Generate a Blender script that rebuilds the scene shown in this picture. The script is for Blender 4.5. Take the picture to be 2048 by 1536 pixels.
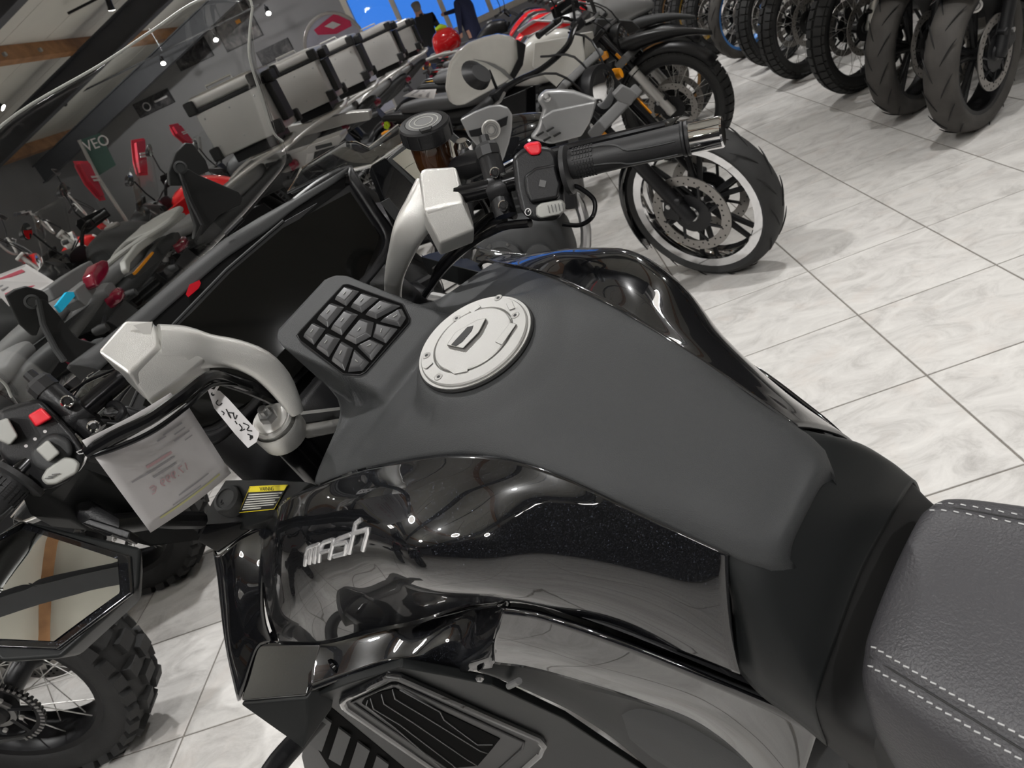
import bpy, bmesh, math, random
from mathutils import Vector, Matrix
from mathutils.bvhtree import BVHTree
random.seed(7)
PI = math.pi
SC = bpy.context.scene
COL = SC.collection
for o in list(bpy.data.objects): bpy.data.objects.remove(o)

# ------------------------------------------------------------------ camera
FPX, HCAM = 1519.0, 1.30
CR = ((0.92381746, -0.34959961, -0.15601736), (-0.02275197, -0.45694994, 0.88920139), (-0.38215658, -0.81791006, -0.43009241))
WM = Matrix(CR)                                   # camera (x right, y down, z ahead) -> world
cam = bpy.data.cameras.new('camera'); cam.sensor_fit = 'HORIZONTAL'; cam.sensor_width = 36.0
cam.lens = FPX / 2048 * 36.0; cam.clip_start = 0.02; cam.clip_end = 200
co = bpy.data.objects.new('camera', cam); COL.objects.link(co)
co.matrix_world = Matrix.Translation((0, 0, HCAM)) @ (WM @ Matrix(((1, 0, 0), (0, -1, 0), (0, 0, -1)))).to_4x4()
SC.camera = co
cam.dof.use_dof = True; cam.dof.focus_distance = 0.9; cam.dof.aperture_fstop = 15.0

# ------------------------------------------------------------------ world, exposure
w = bpy.data.worlds.new('world'); SC.world = w; w.use_nodes = True
wb = w.node_tree.nodes['Background']; wb.inputs[0].default_value = (0.055, 0.24, 0.80, 1); wb.inputs[1].default_value = 1.0
SC.view_settings.view_transform = 'Standard'; SC.view_settings.look = 'None'
SC.view_settings.gamma = 1; SC.view_settings.use_curve_mapping = False
SC.view_settings.exposure = 0.0
SC.cycles.max_bounces = 8; SC.cycles.transparent_max_bounces = 16
SC.cycles.sample_clamp_indirect = 6.0; SC.cycles.caustics_reflective = False; SC.cycles.caustics_refractive = False
SC.cycles.use_denoising = True

# ------------------------------------------------------------------ lamps (ceiling track spots, plus fill lamps added to brighten the room)
LAMP_W = 150.0
LAMPS = []; FILL_W = 205.0
def lamp_light(p, target, watt, size=1.75, rad=0.045, blend=0.85, col=(1.0, 0.99, 0.98)):
    l = bpy.data.lights.new('track_spot', 'SPOT'); l.energy = watt; l.spot_size = size; l.spot_blend = blend
    l.shadow_soft_size = rad; l.color = col
    o = bpy.data.objects.new('track_spot_light', l); COL.objects.link(o); o.location = p
    d = Vector(target) - Vector(p); o.rotation_euler = d.to_track_quat('-Z', 'Y').to_euler()
    LAMPS.append((Vector(p), d.normalized()))
    return o

# ------------------------------------------------------------------ materials
def mat(name, col, rough=0.5, metal=0.0, grain=None, spec=0.5, coat=0.0, var=0.0, vscale=8.0, emit=None, trans=0.0, alpha=1.0, ior=1.45):
    m = bpy.data.materials.new(name); m.use_nodes = True; nt = m.node_tree; b = nt.nodes['Principled BSDF']
    c = (*col, 1.0); b.inputs['Base Color'].default_value = c; b.inputs['Roughness'].default_value = rough
    b.inputs['Metallic'].default_value = metal; b.inputs['Specular IOR Level'].default_value = spec
    b.inputs['Coat Weight'].default_value = coat; b.inputs['Coat Roughness'].default_value = 0.02
    b.inputs['IOR'].default_value = ior
    if trans: b.inputs['Transmission Weight'].default_value = trans
    if emit: b.inputs['Emission Color'].default_value = (*emit[:3], 1); b.inputs['Emission Strength'].default_value = emit[3]
    tc = nt.nodes.new('ShaderNodeTexCoord')
    n = nt.nodes.new('ShaderNodeTexNoise'); n.inputs['Scale'].default_value = vscale; n.inputs['Detail'].default_value = 4
    nt.links.new(tc.outputs['Object'], n.inputs['Vector'])
    v = var if var else 0.06
    mp = nt.nodes.new('ShaderNodeMapRange'); mp.inputs[1].default_value = 0.3; mp.inputs[2].default_value = 0.7
    mp.inputs[3].default_value = 1 - v; mp.inputs[4].default_value = 1 + v
    nt.links.new(n.outputs['Fac'], mp.inputs[0])
    mx = nt.nodes.new('ShaderNodeVectorMath'); mx.operation = 'SCALE'; mx.inputs[0].default_value = col
    nt.links.new(mp.outputs[0], mx.inputs['Scale']); nt.links.new(mx.outputs[0], b.inputs['Base Color'])
    if grain:
        g = nt.nodes.new('ShaderNodeTexNoise'); g.inputs['Scale'].default_value = grain[0]; g.inputs['Detail'].default_value = 2
        nt.links.new(tc.outputs['Object'], g.inputs['Vector'])
        bp = nt.nodes.new('ShaderNodeBump'); bp.inputs['Strength'].default_value = grain[1]; bp.inputs['Distance'].default_value = 0.002
        nt.links.new(g.outputs['Fac'], bp.inputs['Height']); nt.links.new(bp.outputs[0], b.inputs['Normal'])
    return m

def flake_mat(name, col):
    m = mat(name, col, 0.22, 0.0, spec=0.15, coat=1.0); nt = m.node_tree; b = nt.nodes['Principled BSDF']; b.inputs['Coat IOR'].default_value = 1.75
    tc = nt.nodes.new('ShaderNodeTexCoord'); vo = nt.nodes.new('ShaderNodeTexVoronoi'); vo.inputs['Scale'].default_value = 1500
    nt.links.new(tc.outputs['Object'], vo.inputs['Vector'])
    g = nt.nodes.new('ShaderNodeBsdfGlossy'); g.inputs['Roughness'].default_value = 0.3; g.inputs['Color'].default_value = (0.55, 0.62, 0.8, 1)
    nm = nt.nodes.new('ShaderNodeVectorMath'); nm.operation = 'MULTIPLY_ADD'
    nm.inputs[1].default_value = (1.1, 1.1, 1.1); nm.inputs[2].default_value = (-0.55, -0.55, -0.55)
    nt.links.new(vo.outputs['Color'], nm.inputs[0])
    ge = nt.nodes.new('ShaderNodeNewGeometry'); ad = nt.nodes.new('ShaderNodeVectorMath'); ad.operation = 'ADD'
    nt.links.new(nm.outputs[0], ad.inputs[0]); nt.links.new(ge.outputs['Normal'], ad.inputs[1])
    no = nt.nodes.new('ShaderNodeVectorMath'); no.operation = 'NORMALIZE'; nt.links.new(ad.outputs[0], no.inputs[0])
    nt.links.new(no.outputs[0], g.inputs['Normal'])
    sp = nt.nodes.new('ShaderNodeSeparateColor'); nt.links.new(vo.outputs['Color'], sp.inputs[0])
    th = nt.nodes.new('ShaderNodeMath'); th.operation = 'GREATER_THAN'; th.inputs[1].default_value = 0.70; nt.links.new(sp.outputs[0], th.inputs[0])
    sc = nt.nodes.new('ShaderNodeMath'); sc.operation = 'MULTIPLY'; sc.inputs[1].default_value = 0.018; nt.links.new(th.outputs[0], sc.inputs[0])
    ms = nt.nodes.new('ShaderNodeMixShader'); out = nt.nodes['Material Output']
    nt.links.new(sc.outputs[0], ms.inputs[0]); nt.links.new(b.outputs[0], ms.inputs[1]); nt.links.new(g.outputs[0], ms.inputs[2])
    nt.links.new(ms.outputs[0], out.inputs[0]); return m

def clear_mat(name, tint, ior=1.45, boost=1.0):
    m = bpy.data.materials.new(name); m.use_nodes = True; nt = m.node_tree; nt.nodes.remove(nt.nodes['Principled BSDF'])
    t = nt.nodes.new('ShaderNodeBsdfTransparent'); t.inputs[0].default_value = (*tint, 1)
    g = nt.nodes.new('ShaderNodeBsdfGlossy'); g.inputs['Roughness'].default_value = 0.02
    f = nt.nodes.new('ShaderNodeFresnel'); ge = nt.nodes.new('ShaderNodeNewGeometry'); mi = nt.nodes.new('ShaderNodeMapRange')
    mi.inputs[3].default_value = ior; mi.inputs[4].default_value = 1 / ior      # same Fresnel on both faces of the sheet
    nt.links.new(ge.outputs['Backfacing'], mi.inputs[0]); nt.links.new(mi.outputs[0], f.inputs[0])
    mu = nt.nodes.new('ShaderNodeMath'); mu.operation = 'MULTIPLY'; mu.inputs[1].default_value = boost; mu.use_clamp = True
    nt.links.new(f.outputs[0], mu.inputs[0])
    ms = nt.nodes.new('ShaderNodeMixShader'); nt.links.new(mu.outputs[0], ms.inputs[0])
    nt.links.new(t.outputs[0], ms.inputs[1]); nt.links.new(g.outputs[0], ms.inputs[2])
    nt.links.new(ms.outputs[0], nt.nodes['Material Output'].inputs[0]); return m

M = {}
M['cover'] = mat('matte_tank_plastic', (0.036, 0.0375, 0.0385), 0.48, grain=(1100, 0.35), spec=0.36, var=0.05)
M['satin'] = mat('satin_black_plastic', (0.011, 0.012, 0.0122), 0.42, spec=0.25, grain=(1400, 0.08))
M['gloss'] = flake_mat('gloss_black_metallic_paint', (0.0035, 0.0036, 0.0042))
M['black'] = mat('black_plastic', (0.010, 0.010, 0.011), 0.38, spec=0.35, grain=(700, 0.12))
M['deep'] = mat('deep_black_plastic', (0.006, 0.006, 0.006), 0.6)
M['recess_shade'] = mat('painted_recess_shade', (0.003, 0.003, 0.003), 0.9, spec=0.05)  # near-black without sheen, paints the shade inside recesses
M['dull'] = mat('dull_charcoal_plastic', (0.035, 0.036, 0.037), 0.6, grain=(600, 0.15))
M['keycap'] = mat('grey_rubber_keycap', (0.05, 0.05, 0.052), 0.27)
M['grey'] = mat('grey_plastic', (0.13, 0.13, 0.13), 0.5, grain=(500, 0.1))
M['lgrey'] = mat('light_grey_plastic', (0.34, 0.34, 0.32), 0.45)
M['bar'] = mat('black_anodised_bar', (0.008, 0.008, 0.009), 0.2, 0.4)
M['silver'] = mat('silver_cast_aluminium', (0.66, 0.655, 0.63), 0.36, 0.75, grain=(1500, 0.25))
M['alu'] = mat('brushed_aluminium', (0.54, 0.53, 0.51), 0.36, 0.6, grain=(300, 0.05), var=0.08, vscale=3)
M['capalu'] = mat('satin_fuel_cap_alloy', (0.33, 0.326, 0.312), 0.42, 0.6, grain=(1600, 0.2))
M['chrome'] = mat('chrome', (0.78, 0.78, 0.79), 0.06, 1.0)
M['steel'] = mat('steel', (0.42, 0.42, 0.42), 0.3, 1.0)
M['disc'] = mat('brake_disc_steel', (0.30, 0.285, 0.27), 0.4, 0.9)
M['rubber'] = mat('tyre_rubber', (0.021, 0.021, 0.021), 0.68, grain=(260, 0.25), var=0.2, vscale=14)
M['rubberb'] = mat('dusty_tyre_rubber', (0.05, 0.046, 0.042), 0.75, grain=(260, 0.2), var=0.25, vscale=10)
M['grip'] = mat('grip_rubber', (0.017, 0.017, 0.018), 0.5, grain=(900, 0.1))
M['red'] = mat('red_button_plastic', (0.72, 0.015, 0.03), 0.32)
M['redp'] = mat('red_gloss_paint', (0.62, 0.008, 0.012), 0.15, coat=1.0)
M['redcloth'] = mat('red_padded_cover', (0.52, 0.015, 0.04), 0.6, grain=(200, 0.2))
M['white'] = mat('white_gloss_paint', (0.80, 0.79, 0.75), 0.2, coat=1.0)
M['sgrey'] = mat('silver_grey_paint', (0.30, 0.30, 0.30), 0.32, 0.35, coat=0.4)
M['yellow'] = mat('yellow_plastic', (0.62, 0.36, 0.01), 0.35)
M['neon'] = mat('neon_yellow', (0.55, 0.8, 0.02), 0.4)
M['amber'] = mat('amber_reflector', (0.75, 0.28, 0.01), 0.25, coat=0.6)
M['gold'] = mat('gold_anodised_rim', (0.55, 0.33, 0.05), 0.3, 0.7)
M['bronze'] = mat('bronze_rim', (0.36, 0.2, 0.08), 0.35, 0.6)
M['blue'] = mat('blue_rim', (0.06, 0.2, 0.5), 0.35, 0.5)
M['cyan'] = mat('cyan_sticker', (0.01, 0.48, 0.78), 0.4)
M['paper'] = mat('white_paper', (0.66, 0.64, 0.64), 0.8)
M['paperd'] = mat('sheet_paper', (0.50, 0.485, 0.485), 0.7, var=0.03, vscale=20)
M['ink'] = mat('black_ink', (0.02, 0.02, 0.02), 0.7)
M['inkg'] = mat('faint_grey_print', (0.30, 0.29, 0.30), 0.7)
M['inkr'] = mat('red_print', (0.55, 0.1, 0.14), 0.7)
M['inkrf'] = mat('faint_red_print', (0.45, 0.30, 0.31), 0.7)
M['inky'] = mat('yellow_highlight', (0.46, 0.45, 0.22), 0.7)
M['labely'] = mat('yellow_label_print', (0.72, 0.6, 0.02), 0.5)
M['labelw'] = mat('pale_label_print', (0.55, 0.55, 0.5), 0.5)
M['seat'] = mat('black_grained_vinyl', (0.046, 0.045, 0.049), 0.44, grain=(420, 0.4), spec=0.5)
M['seatg'] = mat('grey_seat_vinyl', (0.085, 0.085, 0.088), 0.55, grain=(300, 0.3))
M['thread'] = mat('pale_grey_thread', (0.42, 0.42, 0.42), 0.8)
M['glass'] = mat('mirror_glass', (0.86, 0.87, 0.84), 0.01, 1.0, var=0.001)
M['screen'] = clear_mat('clear_windscreen_acrylic', (0.97, 0.975, 0.97), 1.45, 1.0)
M['defl'] = clear_mat('clear_deflector_acrylic', (0.62, 0.63, 0.63), 1.6, 2.2)
M['edge'] = mat('frosted_acrylic_edge', (0.50, 0.51, 0.48), 0.4, trans=0.15)
M['dglass'] = mat('display_glass', (0.0045, 0.0045, 0.0042), 0.06, spec=0.2)
M['lens'] = mat('red_tail_lens', (0.16, 0.004, 0.02), 0.08, coat=1.0)
M['brownres'] = mat('smoked_brown_reservoir', (0.055, 0.02, 0.006), 0.06, coat=1.0, spec=0.8)
M['wood'] = mat('timber', (0.34, 0.17, 0.075), 0.6, grain=(40, 0.2), var=0.25, vscale=5)
M['beam'] = mat('dark_steel_beam', (0.045, 0.047, 0.052), 0.55)
M['ceil'] = mat('cream_ceiling_panel', (0.66, 0.645, 0.575), 0.75, var=0.03, vscale=2)
M['wall'] = mat('grey_wall_paint', (0.27, 0.265, 0.268), 0.8, var=0.04, vscale=2)
M['dimwall'] = mat('dimmed_wall_colour', (0.06, 0.06, 0.062), 0.8)  # dark colour stands for the dimmer light behind the camera
M['embl'] = mat('polished_emblem_metal', (0.86, 0.86, 0.87), 0.2, 0.75)
M['grout'] = mat('grey_grout', (0.20, 0.185, 0.165), 0.9)
M['skin'] = mat('skin', (0.55, 0.3, 0.22), 0.55)
M['hair'] = mat('grey_hair', (0.2, 0.18, 0.17), 0.8)
M['navy'] = mat('navy_cloth', (0.018, 0.022, 0.06), 0.85)
M['bcloth'] = mat('black_cloth', (0.02, 0.02, 0.022), 0.85)
M['jeans'] = mat('denim', (0.05, 0.07, 0.14), 0.85)
M['green'] = mat('dark_green_cloth', (0.05, 0.11, 0.09), 0.8)
M['lampw'] = mat('lamp_lens', (1, 1, 1), 0.5, emit=(1.0, 0.96, 0.9, 28.0))

M['globe'] = mat('fill_globe', (0.8, 0.8, 0.78), 0.4, emit=(1.0, 0.95, 0.88, 6.0))
def tile_mat():
    m = bpy.data.materials.new('pale_stone_tile'); m.use_nodes = True; nt = m.node_tree; b = nt.nodes['Principled BSDF']
    tc = nt.nodes.new('ShaderNodeTexCoord'); oi = nt.nodes.new('ShaderNodeObjectInfo')
    ad = nt.nodes.new('ShaderNodeVectorMath'); ad.operation = 'MULTIPLY_ADD'; ad.inputs[1].default_value = (37, 53, 11)
    cr = nt.nodes.new('ShaderNodeCombineXYZ')
    for i in range(3): nt.links.new(oi.outputs['Random'], cr.inputs[i])
    nt.links.new(cr.outputs[0], ad.inputs[0]); nt.links.new(tc.outputs['Object'], ad.inputs[2])
    mp = nt.nodes.new('ShaderNodeMapping'); mp.inputs['Scale'].default_value = (4.2, 6.6, 4); mp.inputs['Rotation'].default_value = (0, 0, 0.35)
    nt.links.new(ad.outputs[0], mp.inputs[0])
    n1 = nt.nodes.new('ShaderNodeTexNoise'); n1.inputs['Scale'].default_value = 1.6; n1.inputs['Detail'].default_value = 10; n1.inputs['Roughness'].default_value = 0.74
    n1.inputs['Distortion'].default_value = 0.9
    nt.links.new(mp.outputs[0], n1.inputs[0])
    r = nt.nodes.new('ShaderNodeValToRGB'); e = r.color_ramp.elements
    e[0].position = 0.30; e[0].color = (0.40, 0.385, 0.37, 1); e[1].position = 0.72; e[1].color = (0.70, 0.685, 0.66, 1)
    x = e.new(0.5); x.color = (0.58, 0.565, 0.545, 1)
    nt.links.new(n1.outputs['Fac'], r.inputs[0])
    n2 = nt.nodes.new('ShaderNodeTexNoise'); n2.inputs['Scale'].default_value = 9; n2.inputs['Detail'].default_value = 6
    nt.links.new(ad.outputs[0], n2.inputs[0])
    mxc = nt.nodes.new('ShaderNodeMix'); mxc.data_type = 'RGBA'; mxc.blend_type = 'MIX'
    r2 = nt.nodes.new('ShaderNodeMapRange'); r2.inputs[1].default_value = 0.55; r2.inputs[2].default_value = 0.8; r2.inputs[4].default_value = 0.35
    nt.links.new(n2.outputs['Fac'], r2.inputs[0]); nt.links.new(r2.outputs[0], mxc.inputs[0])
    nt.links.new(r.outputs[0], mxc.inputs[6]); mxc.inputs[7].default_value = (0.55, 0.47, 0.42, 1)
    nt.links.new(mxc.outputs[2], b.inputs['Base Color'])
    b.inputs['Roughness'].default_value = 0.42; b.inputs['Specular IOR Level'].default_value = 0.35
    bp = nt.nodes.new('ShaderNodeBump'); bp.inputs['Strength'].default_value = 0.06; nt.links.new(n1.outputs['Fac'], bp.inputs['Height'])
    nt.links.new(bp.outputs[0], b.inputs['Normal']); return m
M['tile'] = tile_mat()

# ------------------------------------------------------------------ mesh helpers
def V(*a): return Vector(a[0]) if len(a) == 1 else Vector(a)
def frame(d):
    d = d.normalized(); a = Vector((0, 0, 1)) if abs(d.z) < 0.9 else Vector((1, 0, 0))
    u = a.cross(d).normalized(); return u, d.cross(u)
def cr_interp(P, n):
    """Catmull-Rom through the points P, n samples in all"""
    P = [Vector(p) for p in P]; m = len(P) - 1; out = []
    for k in range(n):
        t = k / (n - 1) * m; i = min(int(t), m - 1); t -= i
        p0 = P[i - 1] if i > 0 else P[i] * 2 - P[i + 1]; p1, p2 = P[i], P[i + 1]
        p3 = P[i + 2] if i + 2 <= m else P[i + 1] * 2 - P[i]
        out.append(0.5 * ((2 * p1) + (p2 - p0) * t + (2 * p0 - 5 * p1 + 4 * p2 - p3) * t * t + (3 * p1 - p0 - 3 * p2 + p3) * t ** 3))
    return out
def lerp1(x, T):
    """piecewise linear table lookup T=[(x,y)..] ascending"""
    if x <= T[0][0]: return T[0][1]
    for a, b in zip(T, T[1:]):
        if x <= b[0]: return a[1] + (b[1] - a[1]) * (x - a[0]) / (b[0] - a[0])
    return T[-1][1]
def smooth(x, a, b):
    t = min(1, max(0, (x - a) / (b - a))); return t * t * (3 - 2 * t)

class MB:
    def __init__(s): s.v = []; s.f = []; s.m = []; s.cur = 0
    def add(s, vs, fs):
        o = len(s.v); s.v += [Vector(p) for p in vs]
        for f in fs: s.f.append([i + o for i in f]); s.m.append(s.cur)
        return s
    def mi(s, i): s.cur = i; return s
    def box(s, c, d, R=None):
        c = Vector(c); h = Vector(d) / 2; R = R or Matrix.Identity(3)
        vs = [c + R @ Vector((x * h.x, y * h.y, z * h.z)) for x in (-1, 1) for y in (-1, 1) for z in (-1, 1)]
        return s.add(vs, [(0, 1, 3, 2), (4, 6, 7, 5), (0, 4, 5, 1), (2, 3, 7, 6), (0, 2, 6, 4), (1, 5, 7, 3)])
    def cyl(s, a, b, r, r2=None, n=14, caps=True):
        return s.tube([a, b], [r, r if r2 is None else r2], n, caps)
    def tube(s, P, r, n=10, caps=True, closed=False):
        P = [Vector(p) for p in P]; m = len(P); R = r if isinstance(r, (list, tuple)) else [r] * m
        vs = []; u = None
        for i in range(m):
            d = (P[(i + 1) % m] - P[i - 1]) if closed else (P[min(i + 1, m - 1)] - P[max(i - 1, 0)])
            d.normalize()
            if u is None: u = frame(d)[0]
            u = (u - d * u.dot(d)); u = u.normalized() if u.length > 1e-6 else frame(d)[0]
            w = d.cross(u)
            for k in range(n):
                a = 2 * PI * k / n; vs.append(P[i] + (u * math.cos(a) + w * math.sin(a)) * R[i])
        fs = []
        for i in range(m if closed else m - 1):
            j = (i + 1) % m
            for k in range(n): fs.append((i * n + k, i * n + (k + 1) % n, j * n + (k + 1) % n, j * n + k))
        if caps and not closed: fs.append(tuple(range(n))[::-1]); fs.append(tuple((m - 1) * n + k for k in range(n)))
        return s.add(vs, fs)
    def lathe(s, prof, o=(0, 0, 0), ax=(0, 0, 1), n=24, caps=True, closed=False):
        """prof = [(radius, height along ax)]"""
        o = Vector(o); ax = Vector(ax).normalized(); u, w = frame(ax); vs = []; m = len(prof)
        for r, h in prof:
            for k in range(n):
                a = 2 * PI * k / n; vs.append(o + ax * h + (u * math.cos(a) + w * math.sin(a)) * r)
        fs = []
        for i in range(m if closed else m - 1):
            j = (i + 1) % m
            for k in range(n): fs.append((i * n + k, i * n + (k + 1) % n, j * n + (k + 1) % n, j * n + k))
        if caps and not closed: fs.append(tuple(range(n))[::-1]); fs.append(tuple((m - 1) * n + k for k in range(n)))
        return s.add(vs, fs)
    def prism(s, poly, vec):
        poly = [Vector(p) for p in poly]; n = len(poly); vec = Vector(vec)
        vs = poly + [p + vec for p in poly]
        fs = [tuple(range(n))[::-1], tuple(range(n, 2 * n))] + [(i, (i + 1) % n, (i + 1) % n + n, i + n) for i in range(n)]
        return s.add(vs, fs)
    def taper(s, poly, poly2):
        """closed solid between two polygons of the same count"""
        n = len(poly); vs = [Vector(p) for p in poly] + [Vector(p) for p in poly2]
        fs = [tuple(range(n))[::-1], tuple(range(n, 2 * n))] + [(i, (i + 1) % n, (i + 1) % n + n, i + n) for i in range(n)]
        return s.add(vs, fs)
    def grid(s, G, cu=False):
        nr, nc = len(G), len(G[0]); vs = [p for r in G for p in r]
        fs = [(i * nc + j, i * nc + (j + 1) % nc, (i + 1) * nc + (j + 1) % nc, (i + 1) * nc + j) for i in range(nr - 1) for j in range(nc if cu else nc - 1)]
        return s.add(vs, fs)
    def patch(s, C, nu, nv):
        """smooth surface through a control grid C[row][col]"""
        rows = [cr_interp(r, nv) for r in C]
        cols = [cr_interp([rows[i][j] for i in range(len(rows))], nu) for j in range(nv)]
        return s.grid([[cols[j][i] for j in range(nv)] for i in range(nu)])
    def blob(s, S, n=18, e=2.6, m=None):
        """lofted body along x: S=[(x, halfwidth, zlow, zhigh[, ycentre])], closed at both ends"""
        if m: 
            S5 = [tuple(q) + ((0.0,) if len(q) == 4 else ()) for q in S]
            xs = cr_interp([Vector(q[:3]) for q in S5], m); ys = cr_interp([Vector((q[3], q[4], 0)) for q in S5], m)
            S = [(a.x, max(a.y, 0.002), a.z, b.x, b.y) for a, b in zip(xs, ys)]
        G = []
        for q in S:
            x, hw, z0, z1 = q[:4]; yc = q[4] if len(q) > 4 else 0; r = []
            for k in range(n):
                a = 2 * PI * k / n; c, t = math.cos(a), math.sin(a)
                r.append((x, yc + hw * math.copysign(abs(c) ** (2 / e), c), (z0 + z1) / 2 + (z1 - z0) / 2 * math.copysign(abs(t) ** (2 / e), t)))
            G.append(r)
        o = len(s.v); s.grid(G, True); L = len(G)
        s.f.append([o + k for k in range(n)][::-1]); s.m.append(s.cur); s.f.append([o + (L - 1) * n + k for k in range(n)]); s.m.append(s.cur)
        return s
    def xf(s, fn): s.v = [Vector(fn(p)) for p in s.v]; return s
    def mirror(s):
        q = MB(); q.v = [Vector((p.x, -p.y, p.z)) for p in s.v]; q.f = [f[::-1] for f in s.f]; q.m = list(s.m); return q
    def merge(s, o): k = len(s.v); s.v += o.v; s.f += [[i + k for i in f] for f in o.f]; s.m += o.m; return s
    def mesh(s, name, mats, smooth=35):
        me = bpy.data.meshes.new(name); me.from_pydata([tuple(p) for p in s.v], [], s.f)
        for q in (mats if isinstance(mats, (list, tuple)) else [mats]): me.materials.append(q)
        if len(me.materials) > 1: me.polygons.foreach_set('material_index', s.m)
        bm = bmesh.new(); bm.from_mesh(me); bmesh.ops.recalc_face_normals(bm, faces=bm.faces); bm.to_mesh(me); bm.free()
        if smooth:
            me.shade_smooth()
            if smooth < 180: me.set_sharp_from_angle(angle=math.radians(smooth))
        return me
    def build(s, name, mats, parent=None, smooth=35, bevel=None, sub=0, solid=None, off=None, kind=None):
        if off is not None:
            q0 = MB(); q0.v = [p + off for p in s.v]; q0.f = s.f; q0.m = s.m; s = q0
        me = s.mesh(name, mats, 180 if bevel or sub else smooth)
        o = bpy.data.objects.new(name, me); COL.objects.link(o)
        if parent is not None: o.parent = parent
        if solid:
            q = o.modifiers.new('s', 'SOLIDIFY'); q.thickness = abs(solid); q.offset = 0
        if bevel:
            q = o.modifiers.new('b', 'BEVEL'); q.width = bevel; q.segments = 2; q.limit_method = 'ANGLE'; q.angle_limit = math.radians(28); q.harden_normals = False
            o.modifiers.new('w', 'WEIGHTED_NORMAL').keep_sharp = True
        if sub:
            q = o.modifiers.new('u', 'SUBSURF'); q.levels = sub; q.render_levels = sub
        if kind: o['kind'] = kind
        return o
def tag(o, label, cat=None, group=None):
    o['label'] = label
    if cat: o['category'] = cat
    if group: o['group'] = group
    return o
def thing(name, label, cat, loc=(0, 0, 0), rot=None, group=None):
    o = bpy.data.objects.new(name, None); COL.objects.link(o); o.empty_display_size = 0.1
    o.location = loc
    if rot is not None: o.rotation_euler = rot
    return tag(o, label, cat, group)
def struct(o): o['kind'] = 'structure'; return o
def copy_tree(o, parent=None):
    c = o.copy(); COL.objects.link(c)
    if parent is not None: c.parent = parent
    for ch in list(o.children): copy_tree(ch, c)
    return c
def text_mesh(txt, size, mtl, name, depth=0.001):
    cu = bpy.data.curves.new(name, 'FONT'); cu.body = txt; cu.size = size; cu.extrude = depth; cu.align_x = 'CENTER'; cu.align_y = 'CENTER'
    o = bpy.data.objects.new(name, cu); COL.objects.link(o)
    dg = bpy.context.evaluated_depsgraph_get(); me = bpy.data.meshes.new_from_object(o.evaluated_get(dg))
    bpy.data.objects.remove(o); me.materials.clear(); me.materials.append(mtl)
    q = bpy.data.objects.new(name, me); COL.objects.link(q); return q
# ------------------------------------------------------------------ pixel helper: the ray of a photo pixel, met with a plane of the room
def ray(px, py): return WM @ Vector(((px - 1024) / FPX, (py - 768) / FPX, 1.0))
EYE = Vector((0, 0, HCAM))
def on_axis(px, py, ax, v):
    d = ray(px, py); return EYE + d * ((v - EYE[ax]) / d[ax])

# ------------------------------------------------------------------ floor of square tiles
TS = 0.4355; TX0 = 0.728; TY0 = 2.258; GAP = 0.0056
floor = struct(MB().box((-0.7, 6.0, -0.06), (20.0, 25.0, 0.114)).build('floor', M['grout'], smooth=0))
def tile_mb(cx, cy, h=0.0032):
    a = TS / 2 - GAP / 2; b = a - 0.0016; z0, z1 = -0.004, 0.0
    m = MB(); vs = []
    for q, z in ((a, z0), (a, z1 - 0.001), (b, z1)):
        vs += [(cx - q, cy - q, z), (cx + q, cy - q, z), (cx + q, cy + q, z), (cx - q, cy + q, z)]
    fs = [(8, 9, 10, 11)] + [(k * 4 + i, k * 4 + (i + 1) % 4, k * 4 + 4 + (i + 1) % 4, k * 4 + 4 + i) for k in (0, 1) for i in range(4)]
    return m.add(vs, fs)
def seen(x, y):
    p = WM.transposed() @ (Vector((x, y, 0)) - EYE)
    if p.z < 0.3: return None
    u, v = 1024 + FPX * p.x / p.z, 768 + FPX * p.y / p.z
    return p.z if -150 < u < 2200 and -150 < v < 1690 else None
cells = []
for i in range(-24, 20):
    for j in range(-18, 37):
        x, y = TX0 + (i + 0.5) * TS, TY0 + (j + 0.5) * TS
        if -10.4 < x < 9 and -6 < y < 18.2: cells.append((seen(x, y) or 1e9, x, y))
cells.sort()
tme = tile_mb(0, 0).mesh('tile', M['tile'], 0); rest = MB()
for k, (d, x, y) in enumerate(cells):
    if k < 280 and d < 1e8:
        o = bpy.data.objects.new('tile', tme); COL.objects.link(o); o.parent = floor; o.location = (x, y, 0)
    else: rest.merge(tile_mb(x, y))
rest.build('far_tiling', M['tile'], floor, smooth=0, kind='stuff')

# ------------------------------------------------------------------ walls, pitched ceiling, beams
XL, XR, YB, YF, RX = -10.4, 9.0, -6.0, 18.2, 2.4
def roof(x): return 2.6 + 0.25 * (x + 9) if x < RX else 2.6 + 0.25 * (RX + 9) - 0.25 * (x - RX)
def gable(y, name, hole=None, wm='wall'):
    m = MB()
    if hole is None: m.prism([(XL, y, -0.1), (XR, y, -0.1), (XR, y, roof(XR)), (RX, y, roof(RX)), (XL, y, roof(XL))], (0, 0.15, 0))
    else:
        x0, x1, z0, z1 = hole
        m.prism([(XL, y, -0.1), (x0, y, -0.1), (x0, y, roof(x0)), (XL, y, roof(XL))], (0, 0.15, 0))
        m.prism([(x0, y, -0.1), (x1, y, -0.1), (x1, y, z0), (x0, y, z0)], (0, 0.15, 0))
        m.prism([(x0, y, z1), (x1, y, z1), (x1, y, roof(x1)), (x0, y, roof(x0))], (0, 0.15, 0))
        m.prism([(x1, y, -0.1), (XR, y, -0.1), (XR, y, roof(XR)), (RX, y, roof(RX)), (x1, y, roof(x1))], (0, 0.15, 0))
    return struct(m.build(name, M[wm], smooth=0))
gable(YF, 'wall_far', (-3.05, 1.9, 0.9, 3.5)); gable(YB - 0.15, 'wall_back', None, 'dimwall')
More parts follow.
